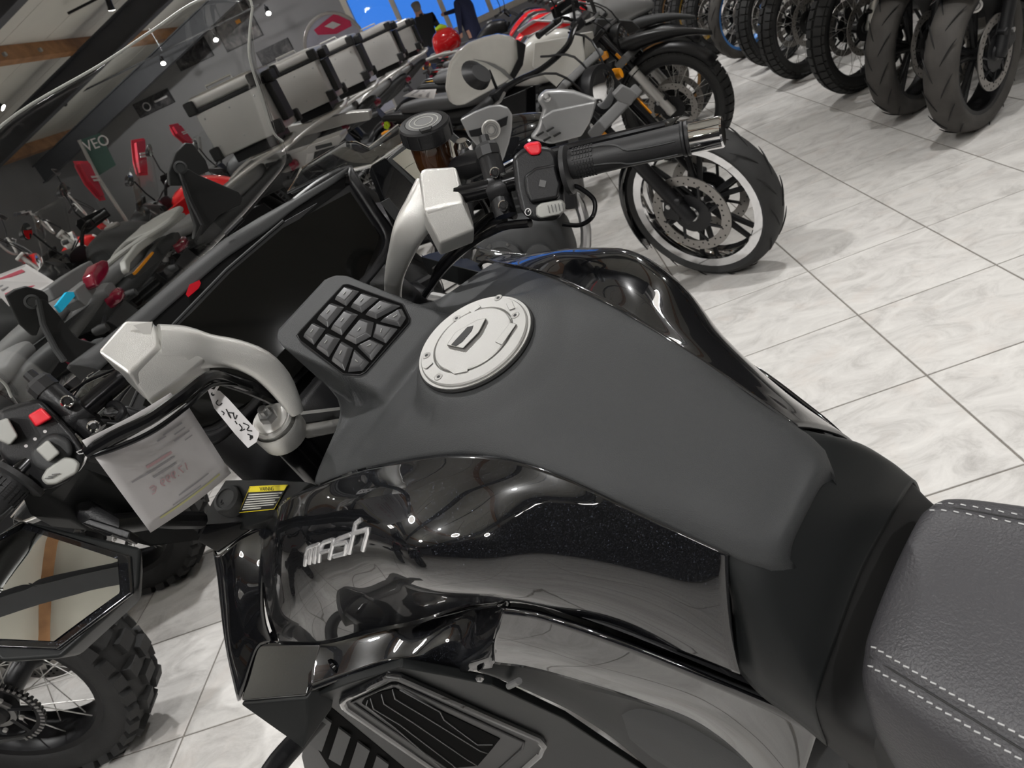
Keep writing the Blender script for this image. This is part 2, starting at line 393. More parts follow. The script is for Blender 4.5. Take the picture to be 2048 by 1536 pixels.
struct(MB().box((XL - 0.07, 6.1, 1.1), (0.14, 24.4, 2.5)).build('wall_left', M['wall'], smooth=0))
struct(MB().box((XR + 0.07, 6.1, 1.8), (0.14, 24.4, 4.0)).build('wall_right', M['dimwall'], smooth=0))
ceil = struct(MB().prism([(XL - .2, YB - .2, roof(XL - .2) + .05), (RX, YB - .2, roof(RX) + .05), (XR + .2, YB - .2, roof(XR + .2) + .05), (XR + .2, YB - .2, roof(XR) + .25), (RX, YB - .2, roof(RX) + .25), (XL - .2, YB - .2, roof(XL) + .25)], (0, 24.7, 0)).build('ceiling', M['ceil'], smooth=0))
for sx in (0, 1):
    xa, xb = ((XL, RX), (RX, XR))[sx]
    for j in range(21):
        y0 = YB + j * 1.153; y1 = y0 + 1.141
        MB().prism([(xa, y0, roof(xa)), (xb, y0, roof(xb)), (xb, y0, roof(xb) + .045), (xa, y0, roof(xa) + .045)], (0, y1 - y0, 0)).build('ceiling_panel', M['ceil'], ceil, smooth=0)
n = 1
for x in (-9.75, -6.4, -3.9, -1.35, 1.2, 4.6, 7.6):
    z = roof(x); s = 0.25 if x < RX else -0.25; R = Matrix.Rotation(-math.atan(s), 3, 'Y')
    o = struct(MB().box((x, 6.1, z - 0.11), (0.13, 24.2, 0.21), R).build('trim_%d' % n, M['wood'], smooth=0)); n += 1
    for y in (11.2, 12.1, 13.9, 15.2):
        MB().cyl((x + .07, y, z - .12), (x + .11, y, z - .12), 0.03, n=10).build('bolt', M['lgrey'], o)
def rafter(y):
    global n
    for xa, xb in ((XL, RX), (RX, XR)):
        m = MB(); za, zb = roof(xa) - 0.22, roof(xb) - 0.22
        for dy, w_, z0, z1 in ((0, 0.018, -.36, 0), (0, 0.2, -.375, -.355), (0, 0.2, -.012, .008)):
            m.prism([(xa, y - w_ / 2, za + z0), (xb, y - w_ / 2, zb + z0), (xb, y - w_ / 2, zb + z1), (xa, y - w_ / 2, za + z1)], (0, w_, 0))
        struct(m.build('trim_%d' % n, M['beam'], smooth=0)); n += 1
for y in (-4.3, -0.1, 4.4, 9.0, 13.2, 16.9): rafter(y)

# far window: frame, mullions, panes, blue dusk outside
wf = MB()
for x in (-3.0, 1.85): wf.box((x, YF + .05, 2.2), (0.12, 0.16, 2.6))
for z in (0.95, 3.45): wf.box((-0.57, YF + .05, z), (4.9, 0.16, 0.12))
win = struct(wf.build('window_1', mat('window_frame', (0.55, 0.5, 0.42), 0.5), smooth=0))
for x in (-2.05, -1.1, -0.15, 0.85): MB().box((x, YF + .05, 2.2), (0.10, 0.12, 2.4)).build('mullion', win.data.materials[0], win, smooth=0)
MB().box((-0.57, YF + .05, 2.42), (4.8, 0.115, 0.10)).build('transom', win.data.materials[0], win, smooth=0)
pane = clear_mat('window_glass', (0.95, 0.97, 1.0))
xs = [-2.94, -2.1, -2.0, -1.15, -1.05, -0.2, -0.1, 0.8, 0.9, 1.79]
for k in range(5):
    for z0, z1 in ((1.01, 2.37), (2.47, 3.39)):
        MB().box(((xs[2 * k] + xs[2 * k + 1]) / 2, YF + .05, (z0 + z1) / 2), (xs[2 * k + 1] - xs[2 * k], 0.012, z1 - z0)).build('pane', pane, win, smooth=0)

# ------------------------------------------------------------------ track lights
def spot_head(p, tgt, nm_label, group=None, watt=None, small=False):
    d = (Vector(tgt) - Vector(p)).normalized()
    t = thing('track_spotlight', nm_label, 'lamp', p, group=group)
    MB().cyl((0, 0, 0.12), (0, 0, 0.02), 0.012, n=8).build('stem', M['black'], t)
    MB().lathe([(0.028, -0.10), (0.036, -0.09), (0.042, 0.03), (0.05, 0.06), (0.048, 0.066)], (0, 0, 0), d, 16).build('lamp_body', M['black'], t)
    MB().lathe([(0.044, 0.066), (0.044, 0.07)], (0, 0, 0), d, 16).build('lamp_lens', M['lampw'], t)
    if watt: lamp_light(Vector(p) + d * 0.1, tgt, watt)
def rail(x0, x1, y, z, label):
    r = thing('track_rail', label, 'lamp track', (x0, y, z))
    MB().box(((x1 - x0) / 2, 0, 0), (x1 - x0, 0.035, 0.03)).build('rail', M['black'], r, smooth=0)
    k = x0 + 0.6
    while k < x1:
        MB().cyl((k - x0, 0, 0.015), (k - x0, 0, roof(k) - z), 0.004, n=6).build('hanger', M['steel'], r); k += 1.8
ON = ['first', 'second', 'third', 'fourth', 'fifth', 'sixth', 'seventh', 'eighth', 'ninth', 'tenth', 'eleventh', 'twelfth']
GL = 'ceiling track spotlights above the showroom'
for i, (y, zz) in enumerate(((-3.2, 3.3), (-0.9, 3.3), (2.4, 3.35), (5.6, 3.35), (8.8, 3.35), (12.0, 3.35))):
    rail(-5.6 if y > 1 else -3.2, 4.8, y, zz, ('black lamp track across the %s bay of the ceiling' % ('back', 'second', 'third', 'fourth', 'fifth', 'sixth')[i]))
    kx = 0
    for x in ((-5.0, -3.0, -0.9, 1.2, 3.8) if y > 1 else (-2.6, -0.4, 1.9, 4.2)):
        tx = x + (-1.0 if x < -4 else 0.5 if x < 0 else -0.3)
        kx += 1; spot_head((x, y, zz - 0.13), (tx, y + (0.7 if i % 2 else -0.3), 0.3), '%s black spotlight from the left on the lamp track of the %s ceiling bay' % (ON[kx - 1], ON[i]), GL, LAMP_W)
GP = 'added globe pendant lamps under the ridge'
for kp_, (x, y) in enumerate(((-2.9, .7), (-2.4, -1.9), (-5.4, -1.5), (-6.6, 1.6), (-1.6, -3.4), (1.0, -1.6), (2.6, 2.6), (3.4, 8.2), (3.4, 14.0), (6.6, -1.0), (6.6, 9.0))):  # unseen lamps added as soft fill for ceiling and walls
    t = thing('fill_lamp', '%s added globe pendant lamp, counted from the left wall to the right' % ON[kp_], 'lamp', (x, y, 2.75), group=GP)
    MB().lathe([(.0, -.15)] + [(.15 * math.sin(a), -.15 * math.cos(a)) for a in [k * PI / 12 for k in range(1, 12)]] + [(0, .15)], (0, 0, 0), (0, 0, 1), 20, False).build('globe', M['globe'], t, smooth=180)
    MB().cyl((0, 0, .14), (0, 0, roof(x) - 2.75), .006, n=6).build('cord', M['black'], t)
    l = bpy.data.lights.new('fill', 'POINT'); l.energy = FILL_W; l.shadow_soft_size = .16; l.color = (1, .985, .96)
    o = bpy.data.objects.new('fill_light', l); COL.objects.link(o); o.location = (x, y, 2.75)
# the rail seen through the windscreen, in front of the far wall
pa, pb = on_axis(120, 205, 1, 16.2), on_axis(520, 8, 1, 16.2)
rail(pa.x, pb.x, 16.2, (pa.z + pb.z) / 2, 'black lamp track in front of the grey far wall with posters')
for k, (px, py) in enumerate(((325, 122), (430, 75), (535, 22), (165, 150))):
    p = on_axis(px, py, 1, 16.2)
    spot_head((p.x, 16.2, p.z), (p.x + .2, 15.0, p.z - 1.2), ('second', 'third', 'rightmost', 'leftmost')[k] + ' of the four black spotlights on the far wall track', 'spotlights on the far wall track', 45.0)

for k, x in enumerate((-7.6, -6.2, -4.8, -3.4)):  # extra spots added only to brighten the far wall
    spot_head((x, 14.2, min(3.4, roof(x) - .35)), (x - .2, 18.2, 1.9), ('leftmost', 'second', 'third', 'rightmost')[k] + ' of the four added wall fill spotlights in front of the posters', 'added wall fill spotlights', 75.0)
for k, (x, y) in enumerate(((-7.4, 3.0), (-7.6, 6.0), (-7.4, 9.0), (-7.0, 11.5), (-4.2, 7.2), (-4.2, 10.2))):  # extra spots added to lift the dark left side
    spot_head((x, y, min(3.3, roof(x) - .42)), (x + 1.6, y + .2, 0.6), '%s added fill spotlight under the low left slope, from the viewer' % ON[k], 'added fill spotlights under the low slope', 170.0)
# ------------------------------------------------------------------ posters and banners on the far wall
def poster_mat(name, a, b_, s):
    m = mat(name, a, 0.4); nt = m.node_tree; b = nt.nodes['Principled BSDF']
    tc = nt.nodes.new('ShaderNodeTexCoord'); nz = nt.nodes.new('ShaderNodeTexNoise'); nz.inputs['Scale'].default_value = s; nz.inputs['Detail'].default_value = 5; nz.inputs['Distortion'].default_value = 1.5
    r = nt.nodes.new('ShaderNodeValToRGB'); r.color_ramp.elements[0].color = (*a, 1); r.color_ramp.elements[1].color = (*b_, 1)
    r.color_ramp.elements[0].position = 0.4; r.color_ramp.elements[1].position = 0.75
    nt.links.new(tc.outputs['Object'], nz.inputs[0]); nt.links.new(nz.outputs[0], r.inputs[0]); nt.links.new(r.outputs[0], b.inputs['Base Color']); return m
pm1 = poster_mat('dark_photo_print', (0.012, 0.012, 0.014), (0.12, 0.11, 0.11), 5); pm2 = poster_mat('smoky_photo_print', (0.02, 0.018, 0.02), (0.2, 0.18, 0.17), 4)
def poster(px, label, m, extra=None):
    P = [on_axis(x, y, 1, YF - 0.03) for x, y in px]
    x0 = min(p.x for p in P); x1 = max(p.x for p in P); z0 = min(p.z for p in P); z1 = max(p.z for p in P)
    t = thing('wall_poster', label, 'poster', ((x0 + x1) / 2, YF - 0.001, z0)); W, Hh = (x1 - x0), (z1 - z0)
    MB().box((0, -0.015, Hh / 2), (W, 0.03, Hh)).build('backing_board', M['black'], t, smooth=0)
    MB().box((0, -0.033, Hh / 2), (W * .96, 0.006, Hh * .96)).build('print', m, t, smooth=0)
    if extra: extra(t, W, Hh)
poster([(325, 62), (386, 38), (400, 68), (340, 95)], 'small dark photo poster high on the far wall, above another', pm1)
poster([(342, 98), (405, 70), (427, 109), (362, 143)], 'dark photo poster on the far wall, lower of the left pair', pm1)
def glove(t, W, Hh): MB().box((0.1 * W, -0.038, 0.42 * Hh), (W * .12, 0.004, Hh * .07)).build('orange_patch', M['amber'], t, smooth=0)
poster([(405, 5), (474, -25), (525, 67), (455, 105)], 'tall smoky photo poster with an orange patch on the far wall', pm2, glove)
poster([(515, 112), (575, 75), (585, 95), (530, 130)], 'low dark banner on the far wall behind the top cases', pm1)
def roundlogo(t, W, Hh):
    MB().lathe([(Hh * .30, 0), (Hh * .30, .004), (Hh * .22, .004), (Hh * .22, 0)], (-W * .2, -0.036, Hh * .5), (0, -1, 0), 20, False, True).build('round_logo', M['paper'], t)
    MB().box((W * .22, -0.038, Hh * .55), (W * .36, 0.004, Hh * .12)).build('lettering', M['paper'], t, smooth=0)
poster([(268, 215), (330, 178), (345, 195), (285, 235)], 'dark banner with a white round logo beside the first top case', pm1, roundlogo)
# pale banner with the red hexagon logo
P0 = on_axis(650, 130, 1, 15.0); bx, bz = P0.x, 0.0
bn = thing('advertising_banner', 'tall pale rounded banner with a red hexagon logo beside the window', 'banner', (bx, 15.0, 0))
pl = [on_axis(x, y, 1, 15.0) for x, y in ((588, 60), (745, 110))]; W0, W1 = pl[0].x - bx, pl[1].x - bx
hw = (W1 - W0) / 2; cxn = (W0 + W1) / 2; zt = 2.15
shape = [(cxn - hw, .25), (cxn + hw, .25)] + [(cxn + hw * math.cos(a), zt - .55 + hw * 1.0 * math.sin(a)) for a in [k * PI / 14 for k in range(15)]]
MB().prism([(x, 0, z) for x, z in shape], (0, .03, 0)).build('banner_panel', mat('pale_blue_banner', (0.42, 0.42, 0.5), 0.6), bn, smooth=20)
MB().tube([(x, .0, z) for x, z in shape], .03, 8, closed=True).build('banner_frame', mat('banner_frame_grey', (0.42, 0.4, 0.38), 0.5), bn)
MB().box((cxn, .02, .125), (.5, .4, .25)).build('base', M['grey'], bn)
hx = [on_axis(x, y, 1, 14.96) - Vector((bx, 15.0, 0)) for x, y in ((668, 27), (700, 42), (703, 52), (672, 68), (635, 70), (627, 60))]
ix = [on_axis(x, y, 1, 14.95) - Vector((bx, 15.0, 0)) for x, y in ((664, 43), (681, 49), (666, 58), (648, 53))]
MB().prism([(p.x, -0.012, p.z) for p in hx], (0, .01, 0)).build('red_logo', mat('logo_red', (0.6, 0.03, 0.1), 0.5), bn, smooth=0)
MB().prism([(p.x, -0.018, p.z) for p in ix], (0, .006, 0)).build('white_diamond', M['paper'], bn, smooth=0)
# ------------------------------------------------------------------ main motorcycle, own axes: x ahead, y left, z up, origin at the fuel cap centre
BF = Vector((-0.68035511, 0.73288262, 0)); BL = Vector((-0.71191643, -0.66089162, -0.2374811)); BU = Vector((-0.17404577, -0.16157148, 0.97139216))
M3 = Matrix((BF, BL, BU)); CAPW = Vector((-0.14059701, 0.70595689, 1.02023085)); CAMB = M3 @ (EYE - CAPW)
ZG = 1.05026; OFF = Vector((0, 0, ZG))
bike = thing('adventure_motorcycle', 'big black touring motorcycle in the foreground leaning on its stand, grey matte tank cover', 'motorcycle')
bike.matrix_world = Matrix.Translation(CAPW - BU * ZG) @ M3.transposed().to_4x4()
def lray(px, py): return M3 @ ray(px, py)
def A(px, py, x, ax=0):
    d = lray(px, py); return CAMB + d * ((x - CAMB[ax]) / d[ax])
def T(px, py, t): return CAMB + lray(px, py) * t
def onP(px, py, P0, n):
    d = lray(px, py); n = Vector(n); return CAMB + d * (((Vector(P0) - CAMB) @ n) / (d @ n)) if False else CAMB + d * ((Vector(P0) - CAMB).dot(n) / d.dot(n))
def PX(t): return t / FPX                          # metres per photo pixel at depth t
def B(mb, name, m, parent=None, **k): return mb.build(name, m, parent or bike, off=OFF, **k)

# tank cover (a height field) ------------------------------------------------
CW = [(-.298, .045), (-.29, .060), (-.275, .067), (-.263, .069), (-.235, .074), (-.209, .078), (-.182, .082), (-.151, .086), (-.117, .092), (-.098, .096), (-.052, .107), (0, .125), (.063, .146), (.102, .157), (.142, .170), (.170, .183), (.178, .185), (.184, .178), (.190, .165), (.198, .138), (.206, .112), (.216, .094), (.232, .082), (.255, .074), (.29, .068), (.31, .064), (.325, .058), (.333, .046)]
CE = [(-.298, -.192), (-.28, -.176), (-.263, -.164), (-.235, -.144), (-.209, -.12), (-.182, -.094), (-.151, -.073), (-.117, -.054), (-.098, -.046), (-.052, -.036), (0, -.034), (.063, -.039), (.102, -.045), (.142, -.053), (.176, -.06), (.19, -.056), (.206, -.046), (.25, -.03), (.29, -.006), (.32, .018), (.335, .028)]
CC = [(-.298, -.176), (-.28, -.157), (-.263, -.142), (-.2, -.096), (-.15, -.060), (-.1, -.031), (-.05, -.018), (0, -.016), (.05, -.022), (.1, -.034), (.14, -.044), (.2, -.05), (.34, -.05)]
TK = 0.41
def zkey(x): return -.032 + TK * (x - .151)
def sm(T_, x): return sum(lerp1(x + d, T_) for d in (-.012, -.006, 0, .006, .012)) / 5
def cov(x, y):
    wd = lerp1(x, CW); t = abs(y) / wd; ze = sm(CE, x); zc = sm(CC, x)
    z = zc + (ze - zc) * t ** 5.5
    r = math.hypot(x, y); ro = .100 if x < 0 else .092
    k = 1 - smooth(r, .0665, ro); zk = .14 * x - .007
    if k > 0 and zk > z: z += (zk - z) * k
    k = (1 - smooth(abs(y), .0635, .075)) * smooth(x, .137, .150); z += (zkey(x) - z) * k
    return z
G = []; NX, NY = 128, 72
for i in range(NX):
    x = -.298 + (.333 + .298) * i / (NX - 1); wd = lerp1(x, CW); r = [Vector((x, -wd * .97, cov(x, wd) - .02))]
    for j in range(NY):
        s = -1 + 2 * j / (NY - 1); s = math.copysign(abs(s) ** .85, s); y = wd * s; r.append(Vector((x, y, cov(x, y))))
    r.append(Vector((x, wd * .97, cov(x, wd) - .02))); G.append(r)
G = [[p + Vector((.004, 0, -.02)) for p in G[0]]] + G + [[p + Vector((-.004, 0, -.03)) for p in G[-1]]]
cmb = MB().grid(G); cover = B(cmb, 'tank_cover', M['cover'], smooth=180)
def bvh(mb): return BVHTree.FromPolygons([p.copy() for p in mb.v], mb.f)
def drop(x, y, tree): 
    h = tree.ray_cast(Vector((x, y, 1)), Vector((0, 0, -1))); return h[0]

# keypad ---------------------------------------------------------------------
KN = Vector((-TK, 0, 1)).normalized(); KP = Vector((.151, 0, -.032))
def kp(zx, zy, h=0.0): return onP(560 + zx * 340 / 2048, 530 + zy * 340 / 2048, KP + KN * h, KN)
well = [(205, 850), (240, 800), (760, 240), (830, 235), (1480, 470), (1560, 640), (1550, 700), (1030, 1290), (960, 1325), (760, 1315), (250, 920)]
kw = B(MB().taper([kp(x, y, -.004) for x, y in well], [kp(x, y, .0012) for x, y in well]), 'keypad', M['recess_shade'], smooth=0)  # flat plate, its black paints the shade between the keys
rim = MB().tube([kp(x, y, .001) for x, y in well], .0011, 6, closed=True); B(rim, 'keypad_rim', M['black'], kw)
keys = [[(655, 420), (790, 260), (965, 320), (800, 505)], [(845, 515), (1000, 335), (1205, 405), (985, 585)], [(1020, 605), (1230, 420), (1470, 495), (1160, 660)], [(1195, 690), (1470, 520), (1530, 640), (1455, 755)],
        [(440, 660), (625, 455), (785, 510), (580, 765)], [(605, 780), (800, 540), (955, 600), (745, 860)], [(770, 890), (975, 640), (1140, 690), (1105, 865), (915, 965)], [(1115, 875), (1160, 700), (1430, 770), (1280, 955)],
        [(275, 870), (405, 695), (560, 770), (410, 975)], [(430, 1005), (575, 820), (735, 890), (590, 1125)], [(615, 1160), (745, 915), (890, 1000), (785, 1290)], [(925, 985), (1105, 895), (1260, 970), (1105, 1165)], [(900, 1010), (1085, 1175), (1000, 1280), (815, 1300)]]
for kq in keys:
    b0 = [kp(x, y, .0012) for x, y in kq]; c = sum(b0, Vector()) / len(b0)
    tp = [c + (p - c) * .66 + KN * .0055 + Vector((.0010, 0, 0)) for p in b0]
    ko = B(MB().taper(b0, tp), 'key', M['keycap'], kw, bevel=.0011)
    tc = sum(tp, Vector()) / len(tp) + KN * .0004; u = (tp[1] - tp[0]).normalized()
    B(MB().tube([tc - u * .0028, tc + u * .0028], .00055, 5), 'key_mark', M['lgrey'], kw)

# fuel cap -------------------------------------------------------------------
ca = math.radians(8.5); CN = Vector((-math.sin(ca), 0, math.cos(ca))); C0 = Vector((.0005, 0, .0005))
def cp(px, py, h=0.0): return onP(px, py, C0 + CN * h, CN)
fc = B(MB().lathe([(.0635, -.010), (.0635, -.0015), (.0605, -.0015), (.0605, -.0005), (.0592, .001), (.0455, .001), (.0440, -.0012), (.0, -.0012)], C0, CN, 64), 'fuel_cap', [M['capalu']], smooth=25)
B(MB().lathe([(.0645, -.0085), (.0655, -.0045), (.0645, -.003), (.062, -.003)], C0, CN, 64, False), 'cap_gasket', M['deep'], fc)
B(MB().lathe([(.0432, -.001), (.0432, .0012), (.0422, .002), (.0, .0022)], C0, CN, 56), 'cap_lid', M['capalu'], fc, smooth=25)
kf = [(893, 690), (911, 664), (953, 640), (972, 636), (958, 664), (926, 697)]
B(MB().taper([cp(x, y, .0015) for x, y in kf], [cp(x, y, .0055) for x, y in kf]), 'key_flap', M['capalu'], fc, bevel=.001)
ks = [(903, 690), (935, 655), (947, 652), (944, 662), (925, 684), (912, 693)]
B(MB().prism([cp(x, y, .0052) for x, y in ks], CN * .0007), 'keyhole_slot', M['deep'], fc, smooth=0)
hg = [(990, 684), (1020, 645), (1033, 648), (1004, 690)]
B(MB().taper([cp(x, y, .0005) for x, y in hg], [cp(x, y, .003) for x, y in hg]), 'lid_hinge', M['capalu'], fc, bevel=.0007)
for q in ([(893, 738), (910, 730), (937, 730), (935, 743), (908, 748)], [(846, 735), (862, 722), (866, 726), (852, 738)], [(1012, 607), (1024, 602), (1030, 616), (1018, 620)], [(938, 622), (958, 610), (962, 613), (944, 626)]):
    B(MB().taper([cp(x, y, .0008) for x, y in q], [cp(x, y, .002) for x, y in q]), 'raised_mark', M['capalu'], fc, bevel=.0004)
for x, y in ((997, 597), (1031, 632), (970, 715), (878, 755), (854, 712), (914, 638)):
    p = cp(x, y, .0)
    b_ = B(MB().lathe([(.0047, .0005), (.0047, .0014), (.0040, .0016), (.0022, .0012), (.0018, .0006)], p, CN, 14), 'cap_bolt', M['capalu'], fc, smooth=25)
    B(MB().lathe([(.0019, .0012), (.0019, .0014)], p, CN, 6), 'bolt_socket', M['deep'], fc)

# glossy side panels ---------------------------------------------------------
SEC = [(.335, [(.234, -.122), (.266, -.142), (.298, -.172), (.328, -.210), (.352, -.250)]),
       (.25, [(.212, -.080), (.250, -.103), (.281, -.141), (.304, -.192), (.316, -.252)]),
       (.18, [(.186, -.062), (.224, -.084), (.253, -.121), (.271, -.178), (.272, -.250)]),
       (.10, [(.157, -.046), (.199, -.059), (.231, -.095), (.247, -.153), (.236, -.236)]),
       (.03, [(.135, -.038), (.180, -.044), (.216, -.076), (.228, -.135), (.209, -.207)]),
       (-.04, [(.112, -.037), (.155, -.041), (.200, -.064), (.214, -.112), (.190, -.178)]),
       (-.10, [(.096, -.048), (.130, -.054), (.170, -.076), (.188, -.116), (.174, -.172)]),
       (-.15, [(.086, -.075), (.108, -.086), (.138, -.113), (.155, -.152), (.156, -.205)]),
       (-.21, [(.078, -.122), (.094, -.138), (.114, -.162), (.131, -.198), (.141, -.238)]),
       (-.263, [(.069, -.166), (.083, -.184), (.102, -.212), (.120, -.242), (.129, -.266)])]
ctl = [[Vector((x, y, z)) for y, z in s] for x, s in SEC]
gmb = MB().patch(ctl, 70, 34)
side = B(gmb, 'side_panel', M['gloss'], smooth=180, solid=.004)
B(MB().patch([[Vector((p.x, -p.y, p.z)) for p in r] for r in ctl], 70, 34), 'side_panel', M['gloss'], smooth=180, solid=.004)
def both(fn, name, m, **k):
    mb = fn(); q = mb.mirror(); B(mb, name, m, **k); B(q, name, m, **k)
# dark rubber edge under the seam
edge = [r[0] for r in ctl]
both(lambda: MB().tube([p + Vector((0, .0008, -.001)) for p in cr_interp(edge, 50)], .0022, 6), 'seam_gasket', M['deep'])
# front shroud nose
nose = lambda: MB().patch([[A(545, 1040, .335), A(530, 1100, .335), A(525, 1170, .335), A(530, 1240, .34), A(545, 1285, .34)],
                           [A(485, 1072, .37), A(478, 1125, .372), A(478, 1190, .374), A(488, 1262, .372), A(514, 1300, .353)],
                           [A(431, 1108, .41), A(438, 1155, .41), A(444, 1215, .41), A(455, 1300, .40), A(478, 1402, .378)],
                           [A(431, 1108, .41) + V(.08, -.05, 0), A(438, 1155, .41) + V(.08, -.05, 0), A(444, 1215, .41) + V(.08, -.05, 0), A(455, 1300, .40) + V(.08, -.05, 0), A(478, 1402, .378) + V(.08, -.05, 0)]], 24, 24)
both(nose, 'front_shroud', M['gloss'], smooth=180, solid=.004)
split = cr_interp([A(545, 1040, .335), A(530, 1100, .335), A(525, 1170, .335), A(530, 1240, .34), A(545, 1285, .34)], 20)
both(lambda: MB().tube([p + Vector((0, .001, 0)) for p in split], .0012, 5), 'panel_gap', M['deep'])
tipf = lambda: MB().taper([A(388, 1078, .43), A(398, 1050, .42), A(535, 1037, .338), A(435, 1106, .41)], [p + Vector((.01, -.02, -.03)) for p in (A(388, 1078, .43), A(398, 1050, .42), A(535, 1037, .338), A(435, 1106, .41))])
both(tipf, 'shroud_tip', M['gloss'], bevel=.002)
fq = [A(480, 1404, .37), A(512, 1290, .355), A(642, 1288, .275), A(613, 1392, .265)]
both(lambda: MB().taper(fq, [p + Vector((0, -.05, -.01)) for p in fq]), 'shroud_facet', M['gloss'], bevel=.003)
fq2 = [A(480, 1409, .37), A(613, 1396, .265), A(617, 1440, .262), A(606, 1500, .27), A(560, 1463, .335)]
both(lambda: MB().taper(fq2, [p + Vector((0, -.06, 0)) for p in fq2]), 'shroud_corner', M['satin'], bevel=.003)
# black gloss strip below the side panel, with a scoop
st = [[A(545, 1289, .338), A(642, 1284, .262), A(740, 1266, .185), A(840, 1243, .105), A(940, 1219, .032), A(1004, 1211, -.06)],
      [A(600, 1305, .30) + V(0, -.015, 0), A(680, 1300, .235) + V(0, -.02, 0), A(770, 1285, .175) + V(0, -.03, 0), A(860, 1262, .11) + V(0, -.03, 0), A(950, 1240, .03) + V(0, -.03, 0), A(1002, 1220, -.05) + V(0, -.02, 0)],
      [A(617, 1384, .263), A(700, 1354, .215), A(770, 1331, .175), A(830, 1326, .13), A(900, 1344, .09), A(985, 1334, .02)]]
both(lambda: MB().patch(st, 14, 36), 'scoop_strip', M['gloss'], smooth=180, solid=.003)
# the lit wedge panel behind the scoop
Wt = [A(1004, 1214, -.06), A(1080, 1226, -.105), A(1200, 1266, -.16), A(1320, 1313, -.205), A(1440, 1364, -.245), A(1560, 1414, -.275), A(1638, 1450, -.295)]
Wb = [A(985, 1324, .015), A(1060, 1334, -.035), A(1160, 1360, -.085), A(1280, 1398, -.125), A(1400, 1446, -.165), A(1500, 1530, -.185), A(1580, 1640, -.19)]
Wm = [(a + b) / 2 + Vector((0, .007, 0)) for a, b in zip(Wt, Wb)]
both(lambda: MB().patch([Wt, Wm, Wb], 14, 44), 'lower_side_panel', M['gloss'], smooth=180, solid=.004)
Gb = [r[-1] for r in ctl[5:]]
Gb7 = cr_interp(Gb, 7); gap = [[p + Vector((0, -.012, .004)) for p in Gb7], [(a + b) / 2 + Vector((0, -.035, 0)) for a, b in zip(Gb7, Wt)], [p + Vector((0, -.008, 0)) for p in Wt]]
both(lambda: MB().patch(gap, 10, 30), 'panel_recess', M['black'], smooth=180)
lo = [Wb, [p + Vector((0, -.035, -.03)) for p in Wb], [p + Vector((.0, -.03, -.12)) for p in Wb]]
both(lambda: MB().patch(lo, 10, 30), 'lower_flank', M['satin'], smooth=180)
XF = True
# matte lower fairing with the louvred vent
F0, F1 = A(617, 1382, .262), A(980, 1350, .03); FN = (F1 - F0).cross(Vector((0, -.20, -1))).normalized()
if FN.y < 0: FN = -FN
def fp(px, py, h=0.0): return onP(px, py, F0 + FN * h, FN)
fpoly = [(617, 1380), (700, 1348), (805, 1314), (900, 1332), (985, 1350), (1130, 1420), (1300, 1536), (1420, 1650), (1000, 1700), (640, 1660), (606, 1500), (617, 1440)]
Ft = [fp(955, 1346), fp(1010, 1366), fp(1080, 1396), fp(1160, 1436), fp(1260, 1506), fp(1360, 1600), fp(1420, 1650)]
both(lambda: MB().patch([Wb, [(a + b) / 2 + V(0, -.02, 0) for a, b in zip(Wb, Ft)], [p - FN * .002 for p in Ft], [p - FN * .03 for p in Ft]], 16, 30), 'flank_filler', M['satin'], smooth=180)
vent = [(686, 1402), (692, 1393), (780, 1352), (796, 1352), (1075, 1475), (1087, 1490), (1080, 1508), (1010, 1570), (900, 1560), (690, 1414)]
vin = [(704, 1404), (784, 1367), (795, 1367), (1048, 1484), (1045, 1497), (985, 1550), (905, 1545)]
both(lambda: MB().prism([fp(x, y, -.012) for x, y in fpoly], FN * .012), 'lower_fairing', M['satin'], bevel=.002)
